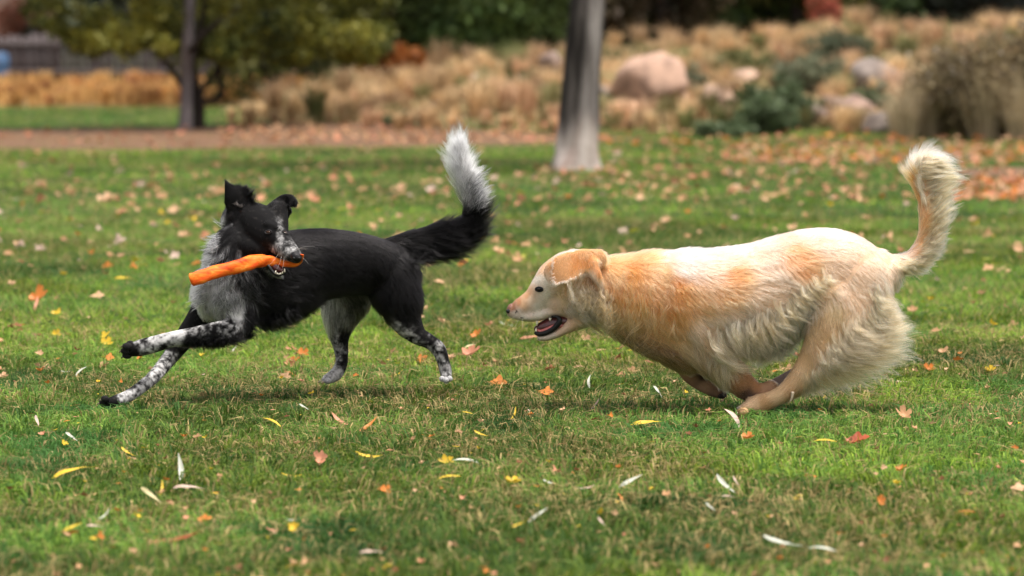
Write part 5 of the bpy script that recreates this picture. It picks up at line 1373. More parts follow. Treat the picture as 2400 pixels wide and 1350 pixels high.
# the pale-footed trunk in the middle
x, y, _ = P(1346, 400, float(gY(400)))
YT = float(y)
rows = [(1346, 402, 62), (1347, 388, 55), (1350, 360, 50), (1352, 330, 48), (1358, 270, 46), (1362, 200, 43), (1369, 100, 41), (1377, 0, 39)]
pts = []; rad = []
for a, b_, r_ in rows:
    pts.append(P(a, b_, YT)); rad.append(r_ * YT / F)
top = pts[-1]
for k_ in range(1, 7):
    pts.append(top + np.array([.035 * k_, .03 * k_, .75 * k_])); rad.append(rad[7] * (1 - .11 * k_))
pts = np.array(pts); pts[0][2] = -.04
A = catmull(np.column_stack([pts, rad]), 4)
V, fs = tube_vf(A[:, :3], A[:, 3], 28, .05, 5)
ph = np.arctan2(V[:, 1] - YT, V[:, 0] - np.interp(V[:, 2], A[:, 2], A[:, 0]))
flare = np.clip(1 - V[:, 2] / .22, 0, 1) ** 2
cx = np.interp(V[:, 2], A[:, 2], A[:, 0])
lob = 1 + flare * (.18 * np.sin(3 * ph + 1.2) + .10 * np.sin(5 * ph)) + .035 * np.sin(4 * ph + V[:, 2] * 2) + .02 * np.sin(9 * ph + V[:, 2] * 7)
V[:, 0] = cx + (V[:, 0] - cx) * lob; V[:, 1] = YT + (V[:, 1] - YT) * lob
m_tr, nt, b = nodes_of('main_trunk_bark')
tc = N(nt, 'ShaderNodeTexCoord'); sp = N(nt, 'ShaderNodeSeparateXYZ'); nt.links.new(tc.outputs['Object'], sp.inputs[0])
mp = N(nt, 'ShaderNodeMapping'); mp.inputs['Scale'].default_value = (9, 9, 1.4); nt.links.new(tc.outputs['Object'], mp.inputs['Vector'])
nz = N(nt, 'ShaderNodeTexNoise', Scale=1.0, Detail=9.0, Roughness=.62); nt.links.new(mp.outputs[0], nz.inputs['Vector'])
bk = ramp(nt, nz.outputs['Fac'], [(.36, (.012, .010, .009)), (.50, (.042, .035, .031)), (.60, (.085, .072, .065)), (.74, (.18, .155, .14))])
# paler streaked band right of the trunk's centre line
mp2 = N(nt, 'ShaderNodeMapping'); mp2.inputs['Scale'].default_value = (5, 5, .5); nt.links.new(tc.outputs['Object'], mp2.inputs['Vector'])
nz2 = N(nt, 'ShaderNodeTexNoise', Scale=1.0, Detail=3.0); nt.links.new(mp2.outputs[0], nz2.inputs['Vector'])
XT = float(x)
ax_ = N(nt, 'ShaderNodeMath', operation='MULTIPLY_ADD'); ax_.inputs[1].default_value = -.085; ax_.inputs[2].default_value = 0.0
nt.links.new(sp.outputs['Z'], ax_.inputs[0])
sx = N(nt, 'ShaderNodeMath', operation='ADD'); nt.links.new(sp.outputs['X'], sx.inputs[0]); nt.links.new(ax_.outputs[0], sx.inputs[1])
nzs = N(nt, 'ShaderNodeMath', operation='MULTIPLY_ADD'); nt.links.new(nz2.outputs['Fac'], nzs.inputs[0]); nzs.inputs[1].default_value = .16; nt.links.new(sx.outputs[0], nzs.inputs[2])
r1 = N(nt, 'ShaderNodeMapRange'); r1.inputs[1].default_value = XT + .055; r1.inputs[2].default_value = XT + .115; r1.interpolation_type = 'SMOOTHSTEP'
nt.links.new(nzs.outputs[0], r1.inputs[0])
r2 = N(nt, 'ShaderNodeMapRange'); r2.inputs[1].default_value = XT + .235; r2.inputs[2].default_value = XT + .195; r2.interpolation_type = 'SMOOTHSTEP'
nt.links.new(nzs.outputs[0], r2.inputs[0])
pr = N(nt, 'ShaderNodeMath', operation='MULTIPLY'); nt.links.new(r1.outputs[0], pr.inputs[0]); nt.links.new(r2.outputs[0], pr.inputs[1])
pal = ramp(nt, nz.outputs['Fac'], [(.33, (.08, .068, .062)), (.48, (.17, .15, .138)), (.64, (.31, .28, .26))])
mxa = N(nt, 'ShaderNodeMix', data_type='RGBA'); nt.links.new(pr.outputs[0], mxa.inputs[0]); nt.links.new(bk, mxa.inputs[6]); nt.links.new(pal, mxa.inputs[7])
# bleached foot with a ragged upper edge
zz = N(nt, 'ShaderNodeMath', operation='MULTIPLY_ADD'); nt.links.new(nz2.outputs['Fac'], zz.inputs[0]); zz.inputs[1].default_value = -.45; nt.links.new(sp.outputs['Z'], zz.inputs[2])
r3 = N(nt, 'ShaderNodeMapRange'); r3.inputs[1].default_value = .27; r3.inputs[2].default_value = -.04; r3.interpolation_type = 'SMOOTHSTEP'; nt.links.new(zz.outputs[0], r3.inputs[0])
foot = ramp(nt, nz.outputs['Fac'], [(.32, (.22, .13, .095)), (.45, (.42, .34, .30)), (.7, (.62, .55, .50))])
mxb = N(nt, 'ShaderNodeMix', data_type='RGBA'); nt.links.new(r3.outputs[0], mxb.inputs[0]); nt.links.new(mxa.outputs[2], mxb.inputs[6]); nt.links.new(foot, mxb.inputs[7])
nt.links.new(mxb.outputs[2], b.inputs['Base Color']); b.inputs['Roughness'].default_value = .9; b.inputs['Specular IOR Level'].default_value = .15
bp = N(nt, 'ShaderNodeBump', Strength=.7, Distance=.02); nt.links.new(nz.outputs['Fac'], bp.inputs['Height']); nt.links.new(bp.outputs[0], b.inputs['Normal'])
t_main = empty('tree', (XT, YT, 0)); tag(t_main, 'bare grey-brown tree trunk with pale bleached foot on the lawn between the dogs', 'tree')
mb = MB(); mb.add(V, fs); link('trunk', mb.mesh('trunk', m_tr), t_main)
mb = MB(); ce = []; ra = []; rg = np.random.default_rng(8)
for i in range(13):
    a = i * 2.4; p0 = A[-1 - (i % 5) * 2, :3]; L_ = rg.uniform(1.2, 2.1)
    p1 = p0 + np.array([math.cos(a) * L_ * .5, math.sin(a) * L_ * .5, .5]); p2 = p0 + np.array([math.cos(a) * L_, math.sin(a) * L_, .9 + rg.random()])
    V_, f_ = tube_vf(np.array([p0, p1, p2]), np.array([.07, .045, .015]), 7); mb.add(V_, f_)
    ce.append(p2); ra.append(.55); ce.append(p1 + np.array([0, 0, .5])); ra.append(.45)
link('limbs', mb.mesh('limbs', DARKBARK), t_main)
V, L, S, C = leafcloud(ce, ra, 5500, .07, [(.10, .12, .02), (.22, .19, .03), (.35, .22, .04)], 4)
link('crown', mesh_np('crown', V, L, M_LEAF, False, C, S), t_main)

# the low-branched tree at the left with its second dark stem
YL = float(gY(305)); kk = YL / F
t_left = empty('tree', tuple(P(440, 305, YL))); t_left.location.z = 0
tag(t_left, 'low spreading olive green tree with a grey trunk and a dark forked stem, left', 'tree')
M_GREYBARK = bark('grey_bark', [(.3, (.06, .05, .05)), (.55, (.17, .15, .155)), (.75, (.30, .26, .26))])


def tube_tree(nm, rows, Yd, parent, m, jit=.06):
    A = catmull([(a, b_, c_) for a, b_, c_ in rows], 5)
    p = P(A[:, 0], A[:, 1], YL + Yd); V, fs = tube_vf(p, A[:, 2] * kk, 14, jit, 3)
    mb = MB(); mb.add(V, fs); return link(nm, mb.mesh(nm, m), parent)


tube_tree('trunk', [(432, 312, 21), (435, 290, 18), (437, 240, 15), (438, 180, 14), (440, 100, 14), (444, 20, 13), (446, -120, 12), (450, -400, 9), (455, -700, 4)], 0, t_left, M_GREYBARK)
tube_tree('stem', [(467, 309, 16), (467, 280, 14), (466, 245, 14), (460, 205, 10), (452, 150, 8), (470, 60, 7), (500, -100, 4)], .12, t_left, DARKBARK)
tube_tree('branch', [(468, 232, 9), (490, 238, 7), (515, 228, 7), (519, 205, 7), (512, 180, 6), (530, 120, 5), (560, 40, 4)], .12, t_left, DARKBARK)
tube_tree('branch', [(470, 225, 7), (480, 200, 7), (498, 180, 6), (515, 150, 5), (560, 100, 4), (620, 60, 3)], .30, t_left, DARKBARK)
tube_tree('branch', [(432, 205, 8), (415, 180, 8), (395, 155, 7), (360, 110, 6), (300, 70, 4), (220, 40, 3)], .2, t_left, DARKBARK)
tube_tree('branch', [(442, 120, 7), (500, 60, 6), (600, 0, 5), (700, -50, 3)], -.1, t_left, DARKBARK)
rg = np.random.default_rng(12); ce = []; ra = []
def bottom(px):
    return np.interp(px, [60, 100, 130, 200, 270, 330, 400, 430, 520, 570, 620, 700, 780, 850, 900], [40, 95, 118, 150, 138, 168, 150, 140, 158, 178, 165, 182, 160, 172, 120])
for i in range(300):
    px = rg.uniform(75, 890); lo = bottom(px) - 8 - 22 * rg.random()
    top_ = -900 * math.sqrt(max(.02, 1 - ((px - 450) / 430) ** 2))
    py = lo + (top_ - lo) * rg.random() ** 1.9
    depth = 1.9 * math.sqrt(max(.05, 1 - ((px - 460) / 430) ** 2)) * rg.uniform(-1, 1)
    rr = rg.uniform(.09, .30)
    if py > lo - rr / kk: py = lo - rr / kk * .8
    if abs(px - 441) < 26 + rr / kk * .5 and depth < .1 and py > -40: depth = .5 + abs(depth)
    ce.append(P(px, py, YL + depth)); ra.append(rr)
V, L, S, C = leafcloud(ce, ra, int(60000), .040, [(.022, .034, .013), (.07, .085, .016), (.15, .155, .024), (.24, .215, .03), (.10, .115, .018)], 77)
link('crown', mesh_np('crown', V, L, M_LEAF, False, C, S), t_left)

# dark evergreens and shrubs standing behind the mound
DG = [(.012, .024, .012), (.035, .065, .022), (.065, .105, .030), (.04, .07, .025)]
MG = [(.022, .042, .016), (.06, .105, .028), (.11, .16, .042), (.08, .105, .035)]
OG = [(.025, .034, .014), (.070, .080, .022), (.14, .135, .030), (.08, .09, .03)]
KK = [(.004, .006, .005), (.010, .014, .010), (.020, .026, .014), (.012, .014, .010)]
BR = [(.035, .024, .016), (.075, .052, .030), (.10, .08, .045)]
bt = [  # px, Y, height, radius, colours, crown start, label
 (640, 62, 5.5, 1.7, OG, .62, 'dark olive tree right behind the low spreading tree'),
 (790, 66, 6.2, 1.7, OG, .55, 'olive brown tree above the dark plank shed'),
 (905, 63, 4.6, 1.5, MG, .50, 'mid green bushy tree above the rust-coloured shrub'),
 (1040, 66, 5.5, 1.8, DG, .30, 'dark green dense tree left of the bare trunk, tail-top side'),
 (1165, 62, 4.4, 1.5, MG, .35, 'leafy green tree directly left of the bare trunk'),
 (1275, 67, 6.0, 1.6, DG, .40, 'dark evergreen just beside the left edge of the bare trunk'),
 (1450, 68, 5.8, 1.7, DG, .55, 'dark evergreen just right of the bare trunk top'),
 (1560, 64, 3.8, 1.3, BR + MG[:1], .60, 'brownish dark shrub-like tree behind the pink boulder'),
 (1680, 66, 4.6, 1.5, MG, .50, 'green bushy tree behind the centre of the mound'),
 (1790, 69, 6.4, 1.6, KK, .45, 'almost black conifer left of the red-leaved shrub'),
 (1880, 65, 4.2, 1.3, OG, .50, 'olive tree behind the red-leaved shrub'),
 (2010, 66, 5.2, 1.6, DG, .45, 'dark green conifer right of the red-leaved shrub'),
 (2140, 70, 6.6, 1.8, KK, .45, 'very dark tall conifer on the right, second from the edge'),
 (2290, 66, 6.0, 1.8, KK, .50, 'very dark conifer at the right edge behind the dry bush'),
 (2440, 69, 6.2, 1.8, KK, .40, 'black-green conifer cut by the right edge'),
]
for i, (px, Y, h, r, cols, z0, lab) in enumerate(bt):
    xx = float(P(px, 120, Y)[0])
    tree('evergreen_tree' if cols in (DG, KK) else 'leafy_tree', lab, xx, Y, h, r, .13, cols, 7500, .085, 200 + i, z0 * .5, 'trees standing behind the mound', clumps=40)

# a far wood closing the view
rg = np.random.default_rng(5); ce = []; ra = []
for i in range(420):
    ce.append((rg.uniform(-26, 26), rg.uniform(94, 104), rg.uniform(.2, 11))); ra.append(rg.uniform(.8, 1.7))
ce = [c for c in ce if not (c[0] < -10.6 and c[2] < 4.5)]; ra = ra[:len(ce)]
V, L, S, C = leafcloud(ce, ra, 60000, .22, KK + DG[:2], 6)
tag(link('far_woods', mesh_np('far_woods', V, L, M_LEAF, False, C, S)), 'dark far-off wood closing the view', 'woods', kind='stuff')
hm = mat_plain('far_hill', (.03, .035, .02), .95, .1, 0, .4, .3)
hx = np.linspace(-300, 300, 60)
hv = np.concatenate([np.stack([hx, np.full(60, 112 + 30 * j), -0.5 + 11 * j * (1 + .2 * np.sin(hx * .05))], 1) for j in range(3)])
ii, jj = np.meshgrid(np.arange(2), np.arange(59), indexing='ij'); q0 = (ii * 60 + jj).ravel()
tag(link('hills', mesh_np('hills', hv, np.stack([q0, q0 + 1, q0 + 61, q0 + 60], 1), hm)), kind='structure')

# ---- shrubs: twigs and small leaves
def shrub(name, label, px, py_base, Y, w, h, cols, seed, n=4200, leaf=.035, cat='shrub', group=None, twigs=26, lean=0.0, twigmat=None, seeds=None):
    rg = np.random.default_rng(seed)
    x = float(P(px, 200, Y)[0]); z = float(H(x, Y))
    root = empty(name, (x, Y, z)); tag(root, label, cat, group)
    mb = MB(); ce = []; ra = []
    for i in range(twigs):
        a = rg.uniform(0, 6.28); rr = w * .5 * rg.random() ** .6
        tip = np.array([x + rr * math.cos(a) + lean * h, Y + rr * math.sin(a) * .8, z + h * rg.uniform(.55, 1.0) * (1 - .25 * (2 * rr / w) ** 2)])
        b0 = np.array([x + rr * .25 * math.cos(a), Y + rr * .25 * math.sin(a), z - .03])
        m1 = b0 * .45 + tip * .55 + np.array([rg.normal(0, .03), 0, .06 * h])
        V, fs = tube_vf(np.array([b0, m1, tip]), np.array([.011, .008, .003]) * (1 + h), 5); mb.add(V, fs)
        for t in (.35, .6, .8, 1.0):
            ce.append(b0 * (1 - t) + tip * t + rg.normal(0, .02, 3)); ra.append((.10 + .10 * rg.random()) * (w + h) * .5)
    link('stems', mb.mesh('stems', twigmat or M_TWIG), root)
    V, L, S, C = leafcloud(ce, ra, n, leaf, cols, seed, shell=.1)
    V[:, 2] = np.maximum(V[:, 2], z - .01)
    link('foliage', mesh_np('foliage', V, L, M_LEAF, False, C, S), root)
    if seeds:
        V, L, S, C = leafcloud(ce, ra, seeds[0], seeds[1], [seeds[2]], seed + 1, shell=.6)
        link('seed_heads', mesh_np('seed_heads', V, L, M_LEAF, False, C, S), root)
    return root


SAGE = [(.06, .08, .045), (.12, .145, .085), (.20, .215, .13)]
OLV = [(.035, .055, .02), (.085, .11, .035), (.17, .17, .06)]
DRY = [(.10, .07, .035), (.22, .16, .08), (.34, .26, .14)]
OLB = [(.08, .065, .035), (.20, .155, .08), (.36, .28, .15)]
GRN = [(.045, .070, .032), (.095, .135, .060), (.17, .21, .11)]
sh = [
 ('sagebrush', 'olive-grey bush just above the large pink boulder', 1560, 120, 49, .8, .40, SAGE, 3600),
 ('sagebrush', 'dull green bush on the mound crest left of the sagebrush', 1740, 130, 50, .8, .42, OLV, 3600),
 ('sagebrush', 'dark green bush between the tan boulder and brown rocks', 1790, 300, 40.6, .7, .40, GRN, 3600),
 ('sagebrush', 'grey bush on the mound crest near the dark conifers', 1960, 120, 51, .9, .42, SAGE, 3600),
 ('sagebrush', 'green bush just left of the grey sloping rock', 2050, 260, 42.0, .5, .42, GRN, 2600),
 ('sagebrush', 'dusty bush at the left end of the mound crest', 1420, 150, 52, .6, .42, OLV, 2600),
 ('sagebrush', 'grey-green sagebrush on top of the mound right of the bare trunk', 1610, 150, 47, .85, .36, SAGE, 4200),
 ('sagebrush', 'blue-green low bush below the middle of the mound', 1835, 290, 41.5, .80, .52, GRN, 4600),
 ('sagebrush', 'sage green bush above the low blue-green bush', 1900, 170, 47, .9, .42, SAGE, 4200),
 ('sagebrush', 'olive bush between two dry grass clumps on the mound', 1760, 260, 43.0, .5, .38, OLV, 3000),
 ('sagebrush', 'small grey-green bush just right of the trunk foot', 1475, 250, 45, .45, .38, SAGE, 2600),
 ('sagebrush', 'sage bush on the mound top above the grey rocks', 2050, 170, 48, .7, .42, OLV, 3200),
 ('sagebrush', 'dark green bush hugging the right rocks', 2165, 300, 41, .75, .34, GRN, 3200),
 ('sagebrush', 'green weed clump at the foot of the mound, centre right', 1690, 320, 40, .7, .16, GRN, 2200),
 ('green_weed', 'small bright green weed on the dry slope left of the trunk', 1150, 250, 47, .28, .18, GRN, 900),
 ('green_weed', 'low dark green weed at the foot of the dry slope', 935, 280, 43, .42, .12, GRN, 1200),
 ('green_weed', 'olive weed patch on the slope between dog tail and trunk', 1235, 170, 50, .42, .3, OLV, 1400),
]
for i, (nm, lab, px, pb, Y, w, h, cols, n) in enumerate(sh):
    shrub(nm, lab, px, pb, Y, w, h, cols, 300 + i, n, .03, group='bushes growing on the mound')
shrub('dry_bush', 'large brown dry bush with white seed specks at the right edge', 2310, 330, 39.6, 1.25, 1.08, OLB + DRY[:2], 330, 13000, .028, twigs=90, lean=-.1, seeds=(260, .022, (.62, .56, .50)))
shrub('dry_bush', 'grey twiggy dry bush left of the large brown one', 2165, 310, 41, .75, .66, DRY + SAGE[:1], 331, 4800, .028, twigs=46, lean=.25, seeds=(120, .02, (.55, .50, .46)))
shrub('dry_bush', 'brown dry bush cut by the right edge of the picture', 2450, 330, 39.6, 1.0, 1.3, OLB, 332, 6000, .03, twigs=46, seeds=(120, .02, (.6, .54, .48)))
shrub('rust_shrub', 'rust-orange shrub left of the dry slope, below the green trees', 925, 185, 53, .80, .62, [(.17, .05, .012), (.30, .10, .02), (.36, .14, .03)], 333, 4600, .05)
shrub('red_shrub', 'red-leaved shrub among the dark conifers at the top right', 1935, 60, 62, .55, .95, [(.28, .05, .03), (.42, .10, .06), (.40, .14, .09)], 334, 700, .05, twigs=14)
shrub('red_shrub', 'brown-red shrub at the top left corner before the house', 45, 60, 87, 1.3, 1.95, [(.10, .03, .015), (.16, .055, .03), (.08, .04, .02)], 335, 4200, .06)
shrub('dark_gap_shrub', 'dark gap near the top left corner behind the fence, added as a black-green shrub', 92, 75, 86.4, .6, 1.5, KK, 336, 2400, .06)  # shrub added to stand for a dark gap above the fence

# ---- rocks
def rock(label, px, py, Y, w, h, d, c, seed, rot=0.0):
    x, y, zc = P(px, py, Y)
    bm_V, bm_f = blob((0, 0, 0), ((1, 0, 0), (0, 1, 0), (0, 0, 1)), 22)
    V = np.array(bm_V)
    n = fbm(V + seed * 3.1, 1.2, seed, 3)[:, None]; n2 = fbm(V + seed, 4.0, seed + 1, 3)[:, None]
    V = V * (.52 + .85 * n + .24 * n2)
    # flat cleaved faces
    rgk = np.random.default_rng(seed)
    for _ in range(7):
        a = rgk.normal(0, 1, 3); a /= np.linalg.norm(a); dd = V @ a; lim = rgk.uniform(.55, .8)
        V = V - np.where(dd > lim, dd - lim, 0)[:, None] * a * .85
    V = V * np.array([w / 2, d / 2, h / 2])
    cr, sr = math.cos(rot), math.sin(rot)
    V = np.stack([V[:, 0] * cr - V[:, 2] * sr, V[:, 1], V[:, 0] * sr + V[:, 2] * cr], 1)
    m, nt, b = nodes_of('rock_%d' % seed)
    tc = N(nt, 'ShaderNodeTexCoord'); nz = N(nt, 'ShaderNodeTexNoise', Scale=5.0, Detail=8.0, Roughness=.6); nt.links.new(tc.outputs['Object'], nz.inputs['Vector'])
    dk = tuple(v * .45 for v in c); lt = tuple(min(.8, v * 1.3) for v in c)
    nt.links.new(ramp(nt, nz.outputs['Fac'], [(.32, dk), (.48, c), (.68, lt)]), b.inputs['Base Color'])
    b.inputs['Roughness'].default_value = .9; bp = N(nt, 'ShaderNodeBump', Strength=.6, Distance=.03); nt.links.new(nz.outputs['Fac'], bp.inputs['Height']); nt.links.new(bp.outputs[0], b.inputs['Normal'])
    me = mesh_np('boulder', V, bm_f, m, False)
    o = link('boulder', me); g = float(H(x, y)); o.location = (x, y, min(max(zc, g + h * .25), g + h * .46))
    tag(o, label, 'boulder', 'boulders lying on the mound')
    return o


PK = (.38, .245, .175); OR = (.38, .22, .13); GY_ = (.22, .18, .155); BRk = (.20, .14, .11); WT = (.48, .40, .34)
rock('large pink boulder on the mound right of the bare trunk', 1522, 188, 43.5, .86, .84, .6, PK, 1, .35)
rock('orange flat rock at the foot of the large pink boulder', 1478, 235, 42.6, .50, .34, .4, OR, 2, -.2)
rock('small pale pink rock touching the right of the large pink boulder', 1590, 215, 44.6, .34, .34, .3, PK, 3)
rock('whitish flat rock on the slope left of the bare trunk', 1235, 178, 51, .48, .20, .4, WT, 4)
rock('brown upright rock beside the left edge of the bare trunk', 1290, 165, 51.5, .34, .44, .3, BRk, 5)
rock('dark flat rock half buried in the dry grass slope', 1035, 238, 46.5, .32, .10, .3, BRk, 6)
rock('grey-brown rock above another rock, right of the blue-green bush', 1950, 210, 43, .46, .26, .4, BRk, 7)
rock('squarish brown rock at the foot of the mound', 1998, 262, 41.8, .46, .34, .4, (.27, .18, .14), 8)
rock('grey rock with dark hollow under the twiggy bush', 2130, 165, 44.5, .60, .36, .5, GY_, 9)
rock('sloping grey rock leaning to the right dry bush', 2150, 245, 42, .72, .40, .5, GY_, 10, .6)
rock('tan rock high on the mound among dry grass', 1745, 160, 48, .42, .26, .4, (.36, .24, .17), 11)
rock('rounded grey boulder high on the right mound beside dry bushes', 2060, 175, 46, .60, .46, .5, GY_, 13)
rock('tan boulder between the pink boulder and the blue-green bush', 1690, 215, 43.5, .50, .40, .4, (.34, .23, .16), 14)
rock('low grey-brown slab at the foot of the right rocks', 2075, 290, 40.8, .60, .26, .4, GY_, 15)
rock('brown rock left of the squarish brown rock', 1905, 245, 42.2, .38, .26, .3, BRk, 16)
rock('pale rock near the top of the slope left of the bare trunk', 1120, 175, 50, .36, .24, .3, WT, 17)
rock('dark rock between the two right dry bushes', 2225, 215, 42.5, .55, .44, .4, (.12, .10, .09), 18)
rock('grey stone above the orange flat rock, left side', 1430, 180, 46, .36, .30, .3, GY_, 19)
rock('small grey stone in the far straw at left', 652, 235, 60.5, .34, .20, .3, (.30, .25, .23), 12)

# ---- tall dry grass on the mound and beyond the far lawn
def drygrass(n, xr, yr, h, w, cols, seed, mask):
    rg = np.random.default_rng(seed)
    y = rg.uniform(*yr, n); x = rg.uniform(*xr, n) if not callable(xr) else xr(y, rg)
    pts = np.stack([x, y, np.zeros(n)], 1)
    cl = fbm(pts, 1.3, seed, 2)
    keep = mask(x, y) & (rg.random(n) < sstep(.34, .58, cl))
    x = x[keep]; y = y[keep]; cl = cl[keep]; n = len(x); z = H(x, y)
    hh = h * (.15 + 1.6 * sstep(.36, .70, cl)) * rg.uniform(.5, 1.15, n)
    a = rg.uniform(0, 6.28, n); l = rg.uniform(.1, .6, n)
    d = np.stack([np.cos(a), np.sin(a), np.zeros(n)], 1)
    s = np.stack([np.cos(a + 1.6), np.sin(a + 1.6), np.zeros(n)], 1) * (w * rg.uniform(.6, 1.4, n))[:, None]
    b0 = np.stack([x, y, z - .01], 1); up = np.array([0, 0, 1.0])
    p1 = b0 + hh[:, None] * (.6 * up + .25 * l[:, None] * d); p2 = b0 + hh[:, None] * (.95 * up + .9 * l[:, None] * d)
    V = np.stack([b0 - s * .6, b0 + s * .6, p1 - s, p1 + s, p2], 1).reshape(-1, 3); i0 = np.arange(n) * 5
    L = np.stack([i0, i0 + 1, i0 + 3, i0 + 2, i0 + 2, i0 + 3, i0 + 4], 1).ravel(); S = np.tile([4, 3], n)
    cols = np.asarray(cols); u = np.clip(fbm(np.stack([x, y, z], 1), .8, seed + 4, 2) * 1.5 - .25 + rg.normal(0, .2, n), 0, .999) * (len(cols) - 1); i = u.astype(int); t = (u - i)[:, None]
    C = (cols[i] * (1 - t) + cols[i + 1] * t) * rg.uniform(.7, 1.3, n)[:, None]
    return V, L, S, np.repeat(C, 5, 0)


STRAW = [(.13, .13, .05), (.40, .27, .12), (.62, .44, .23), (.70, .50, .28), (.24, .24, .10)]
STRAWO = [(.24, .09, .035), (.55, .29, .09), (.68, .42, .15), (.58, .32, .11)]
fan = lambda m, x0, x1: (lambda y, rg: (rg.uniform(x0, x1, len(y)) - 1200) / F * y)
M_STRAW = mat_attr('straw', .6, .25, .3)


def tussocks(n, xr, yr, h, w, nb, cols, seed, mask=None):
    """separate fountains of dry grass with gaps between them"""
    rg = np.random.default_rng(seed)
    y = rg.uniform(*yr, n); x = (rg.uniform(xr[0], xr[1], n) - 1200) / F * y
    if mask is not None:
        k_ = mask(x, y); x = x[k_]; y = y[k_]
    n = len(x); cols = np.asarray(cols)
    hh = h * rg.uniform(.45, 1.25, n); cc = cols[rg.integers(0, len(cols), n)] * rg.uniform(.75, 1.2, n)[:, None]; rr = hh * rg.uniform(.25, .5, n); swp = rg.normal(0, .25, n)
    q = np.repeat(np.arange(n), nb); m = len(q)
    a = rg.uniform(0, 6.28, m); r0 = rr[q] * .5 * rg.random(m) ** .5; sp = rg.uniform(.15, 1.0, m) ** 1.0
    d = np.stack([np.cos(a) + swp[q], np.sin(a), np.zeros(m)], 1)
    bx0 = x[q] + np.cos(a) * r0; by0 = y[q] + np.sin(a) * r0
    b0 = np.stack([bx0, by0, H(bx0, by0) - .01], 1); H1 = (hh[q] * rg.uniform(.55, 1.1, m))[:, None]; up = np.array([0, 0, 1.0])
    s_ = np.stack([np.cos(a + 1.6), np.sin(a + 1.6), np.zeros(m)], 1) * (w * rg.uniform(.6, 1.4, m))[:, None]
    p1 = b0 + H1 * (.62 * up + .20 * sp[:, None] * d); p2 = b0 + H1 * ((1.0 - .28 * sp)[:, None] * up + .62 * sp[:, None] * d)
    V = np.stack([b0 - s_ * .6, b0 + s_ * .6, p1 - s_, p1 + s_, p2], 1).reshape(-1, 3); i0 = np.arange(m) * 5
    L = np.stack([i0, i0 + 1, i0 + 3, i0 + 2, i0 + 2, i0 + 3, i0 + 4], 1).ravel(); S = np.tile([4, 3], m)
    C = cc[q] * rg.uniform(.7, 1.3, m)[:, None]
    return V, L, S, np.repeat(C, 5, 0)


TC = [(.60, .42, .23), (.66, .48, .27), (.52, .35, .18), (.44, .30, .17), (.30, .27, .12), (.62, .40, .24), (.20, .21, .08), (.38, .25, .14)]
V, L, S, C = join([
 drygrass(26000, fan(0, 560, 2700), (41.5, 58), .14, .006, STRAW, 51, lambda x, y: sstep(-4.0, -1.2, x) * (y - 43) + (x > 0) * 3 > .6),
 tussocks(420, (560, 2700), (43, 59), .48, .0065, 130, TC, 61, lambda x, y: sstep(-3.6, -1.2, x) * (y - 44) + (x > 0) * 2.5 > .5),
 tussocks(90, (1300, 2300), (40.3, 44), .34, .006, 110, TC, 62, lambda x, y: x > .4),
 tussocks(60, (1350, 1750), (44, 58), .46, .0065, 130, TC[:3], 63),
 tussocks(170, (540, 1330), (41.5, 52), .26, .006, 100, TC[:4] + TC[5:6], 64, lambda x, y: y > 44.5 - 3.5 * sstep(-2.6, -.8, x)),
 tussocks(40, (2110, 2560), (38.9, 41.8), .74, .0045, 230, [(.56, .45, .29), (.42, .33, .20), (.64, .54, .38), (.34, .27, .15)], 66),
 drygrass(20000, fan(0, -500, 1150), (61, 81), .20, .010, STRAWO, 53, lambda x, y: y > 0),
 tussocks(290, (-500, 1150), (61, 80), .36, .010, 90, [(.62, .36, .13), (.52, .27, .10), (.68, .44, .18), (.34, .14, .06), (.46, .22, .09)], 65)])
tag(link('dry_grass', mesh_np('dry_grass', V, L, M_STRAW, False, C, S)), 'tall tan dry grass on the mound and far field', 'dry grass', kind='stuff')

# ---- far left: plank fence, plank shed, blue barrel, house
YF = 84.0
M_WOOD = bark('weathered_plank', [(.3, (.05, .04, .04)), (.55, (.11, .093, .093)), (.75, (.18, .155, .155))], (30, 30, 1.2), .3)
fence = empty('plank_fence', (float(P(350, 200, YF)[0]), YF, .12)); tag(fence, 'weathered grey plank fence beyond the far straw at the left', 'fence')
x0 = float(P(-520, 200, YF)[0]); x1 = float(P(720, 200, YF)[0]); x_ = x0; rg = np.random.default_rng(2)
mb = MB(); i = 0
while x_ < x1:
    w = rg.uniform(.10, .15); hgt = rg.uniform(1.02, 1.14)
    V_, f_ = box_vf(x_, x_ + w, YF - .012, YF + .012, .10, .12 + hgt); mb.add(V_, f_)
    x_ += w + rg.uniform(.012, .05); i += 1
link('pickets', mb.mesh('pickets', M_WOOD, False), fence)
for zr in (.35, .95):
    mb = MB(); V_, f_ = box_vf(x0, x1, YF - .055, YF - .016, zr, zr + .09); mb.add(V_, f_); link('rail', mb.mesh('rail', M_WOOD, False), fence)
for xp in np.linspace(x0, x1, 6):
    mb = MB(); V_, f_ = box_vf(xp - .05, xp + .05, YF + .016, YF + .11, .05, 1.25); mb.add(V_, f_); link('post', mb.mesh('post', M_WOOD, False), fence)
shed = empty('plank_shed', (float(P(785, 200, 78)[0]), 78, .1)); tag(shed, 'low dark plank shed between the fence and the rust shrub', 'shed')
xa = float(P(712, 200, 78)[0]); xb = float(P(862, 200, 78)[0])
M_DW = bark('dark_plank', [(.3, (.018, .013, .012)), (.6, (.045, .032, .030)), (.8, (.07, .05, .045))], (20, 20, 2), .3)
mb = MB(); xx = xa
while xx < xb - .01:
    V_, f_ = box_vf(xx, xx + .125, 78 - rg.uniform(0, .01), 80, .08, .86); mb.add(V_, f_); xx += .14
V_, f_ = box_vf(xa + .02, xb - .02, 78.03, 79.95, .07, .85); mb.add(V_, f_)
link('wall', mb.mesh('wall', M_DW, False), shed)
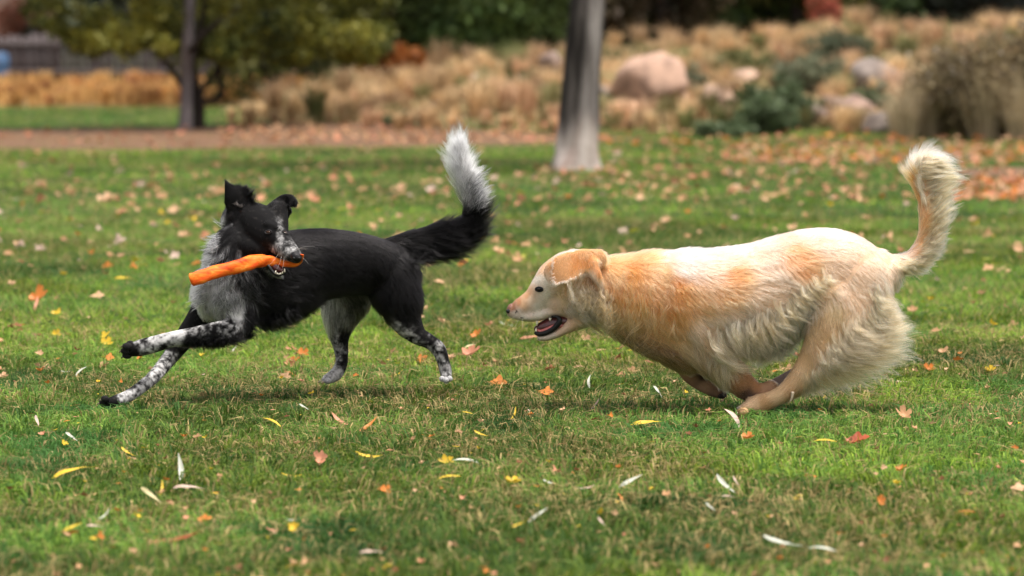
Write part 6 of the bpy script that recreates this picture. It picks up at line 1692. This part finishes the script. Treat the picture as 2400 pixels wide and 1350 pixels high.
V_, f_ = [(xa - .1, 77.8, .80), (xb + .1, 77.8, .80), (xb + .1, 80.2, 1.12), (xa - .1, 80.2, 1.12), (xa - .1, 77.8, .86), (xb + .1, 77.8, .86), (xb + .1, 80.2, 1.18), (xa - .1, 80.2, 1.18)], [(0, 1, 2, 3), (7, 6, 5, 4), (0, 4, 5, 1), (1, 5, 6, 2), (2, 6, 7, 3), (3, 7, 4, 0)]
mb = MB(); mb.add([(a, b_, c_ + .03) for a, b_, c_ in V_], f_); link('roof', mb.mesh('roof', M_DW, False), shed)
bx_ = float(P(-10, 140, 82)[0]); M_BLUE = mat_plain('blue_plastic', (.035, .085, .17), .5, .4, 0, .15, 6)
A = [(.0, .20), (.02, .27), (.10, .29), (.28, .29), (.30, .305), (.32, .29), (.55, .29), (.57, .305), (.59, .29), (.78, .28), (.84, .25), (.86, .20)]
V_, f_ = tube_vf([(bx_, 82, .12 + a * .8) for a, r in A], [r for a, r in A], 24)
barrel = empty('barrel', (bx_, 82, .1)); tag(barrel, 'blue plastic barrel before the fence at the left edge', 'barrel')
mb = MB(); mb.add(V_, f_); link('drum', mb.mesh('drum', M_BLUE), barrel)
mb = MB(); V_, f_ = tube_vf([(bx_, 82, .793), (bx_, 82, .813), (bx_, 82, .828)], [.2, .2, .17], 24); mb.add(V_, f_); link('lid', mb.mesh('lid', M_BLUE), barrel)
hx0 = float(P(-300, 0, 92)[0]); hx1 = float(P(78, 0, 92)[0])
house = empty('house', ((hx0 + hx1) / 2, 92, .1)); tag(house, 'house with pale pinkish wall and brown base at the top left corner', 'house')
M_WALL = mat_plain('house_siding', (.52, .40, .37), .8, .2, 0, .08, 3); M_BASE = mat_plain('house_base', (.13, .06, .045), .9, .2, 0, .3, 4); M_ROOF = mat_plain('house_roof', (.08, .06, .055), .9, .2, 0, .3, 6)
for nm, zz0, zz1, m, ex in (('wall', 1.85, 4.0, M_WALL, 0), ('base', .05, 1.85, M_BASE, .03)):
    mb = MB(); V_, f_ = box_vf(hx0 - ex, hx1 + ex, 92 - ex, 97, zz0, zz1); mb.add(V_, f_); link(nm, mb.mesh(nm, m, False), house)
mb = MB(); V_ = [(hx0 - .4, 91.6, 4.0), (hx1 + .4, 91.6, 4.0), (hx1 + .4, 97.4, 4.0), (hx0 - .4, 97.4, 4.0), (hx0 - .4, 94.5, 5.8), (hx1 + .4, 94.5, 5.8)]
mb.add([(a, b_, c_ + .003) for a, b_, c_ in V_], [(0, 1, 5, 4), (2, 3, 4, 5), (0, 4, 3), (1, 2, 5), (0, 3, 2, 1)]); link('roof', mb.mesh('roof', M_ROOF, False), house)
w_ = link('window', (lambda q: (q.add(*box_vf(hx0 + .8, hx0 + 1.7, 91.95, 91.99, 2.1, 3.2)), q.mesh('window', mat_plain('pane_dark', (.03, .035, .04), .1, .5), False))[1])(MB()), house)
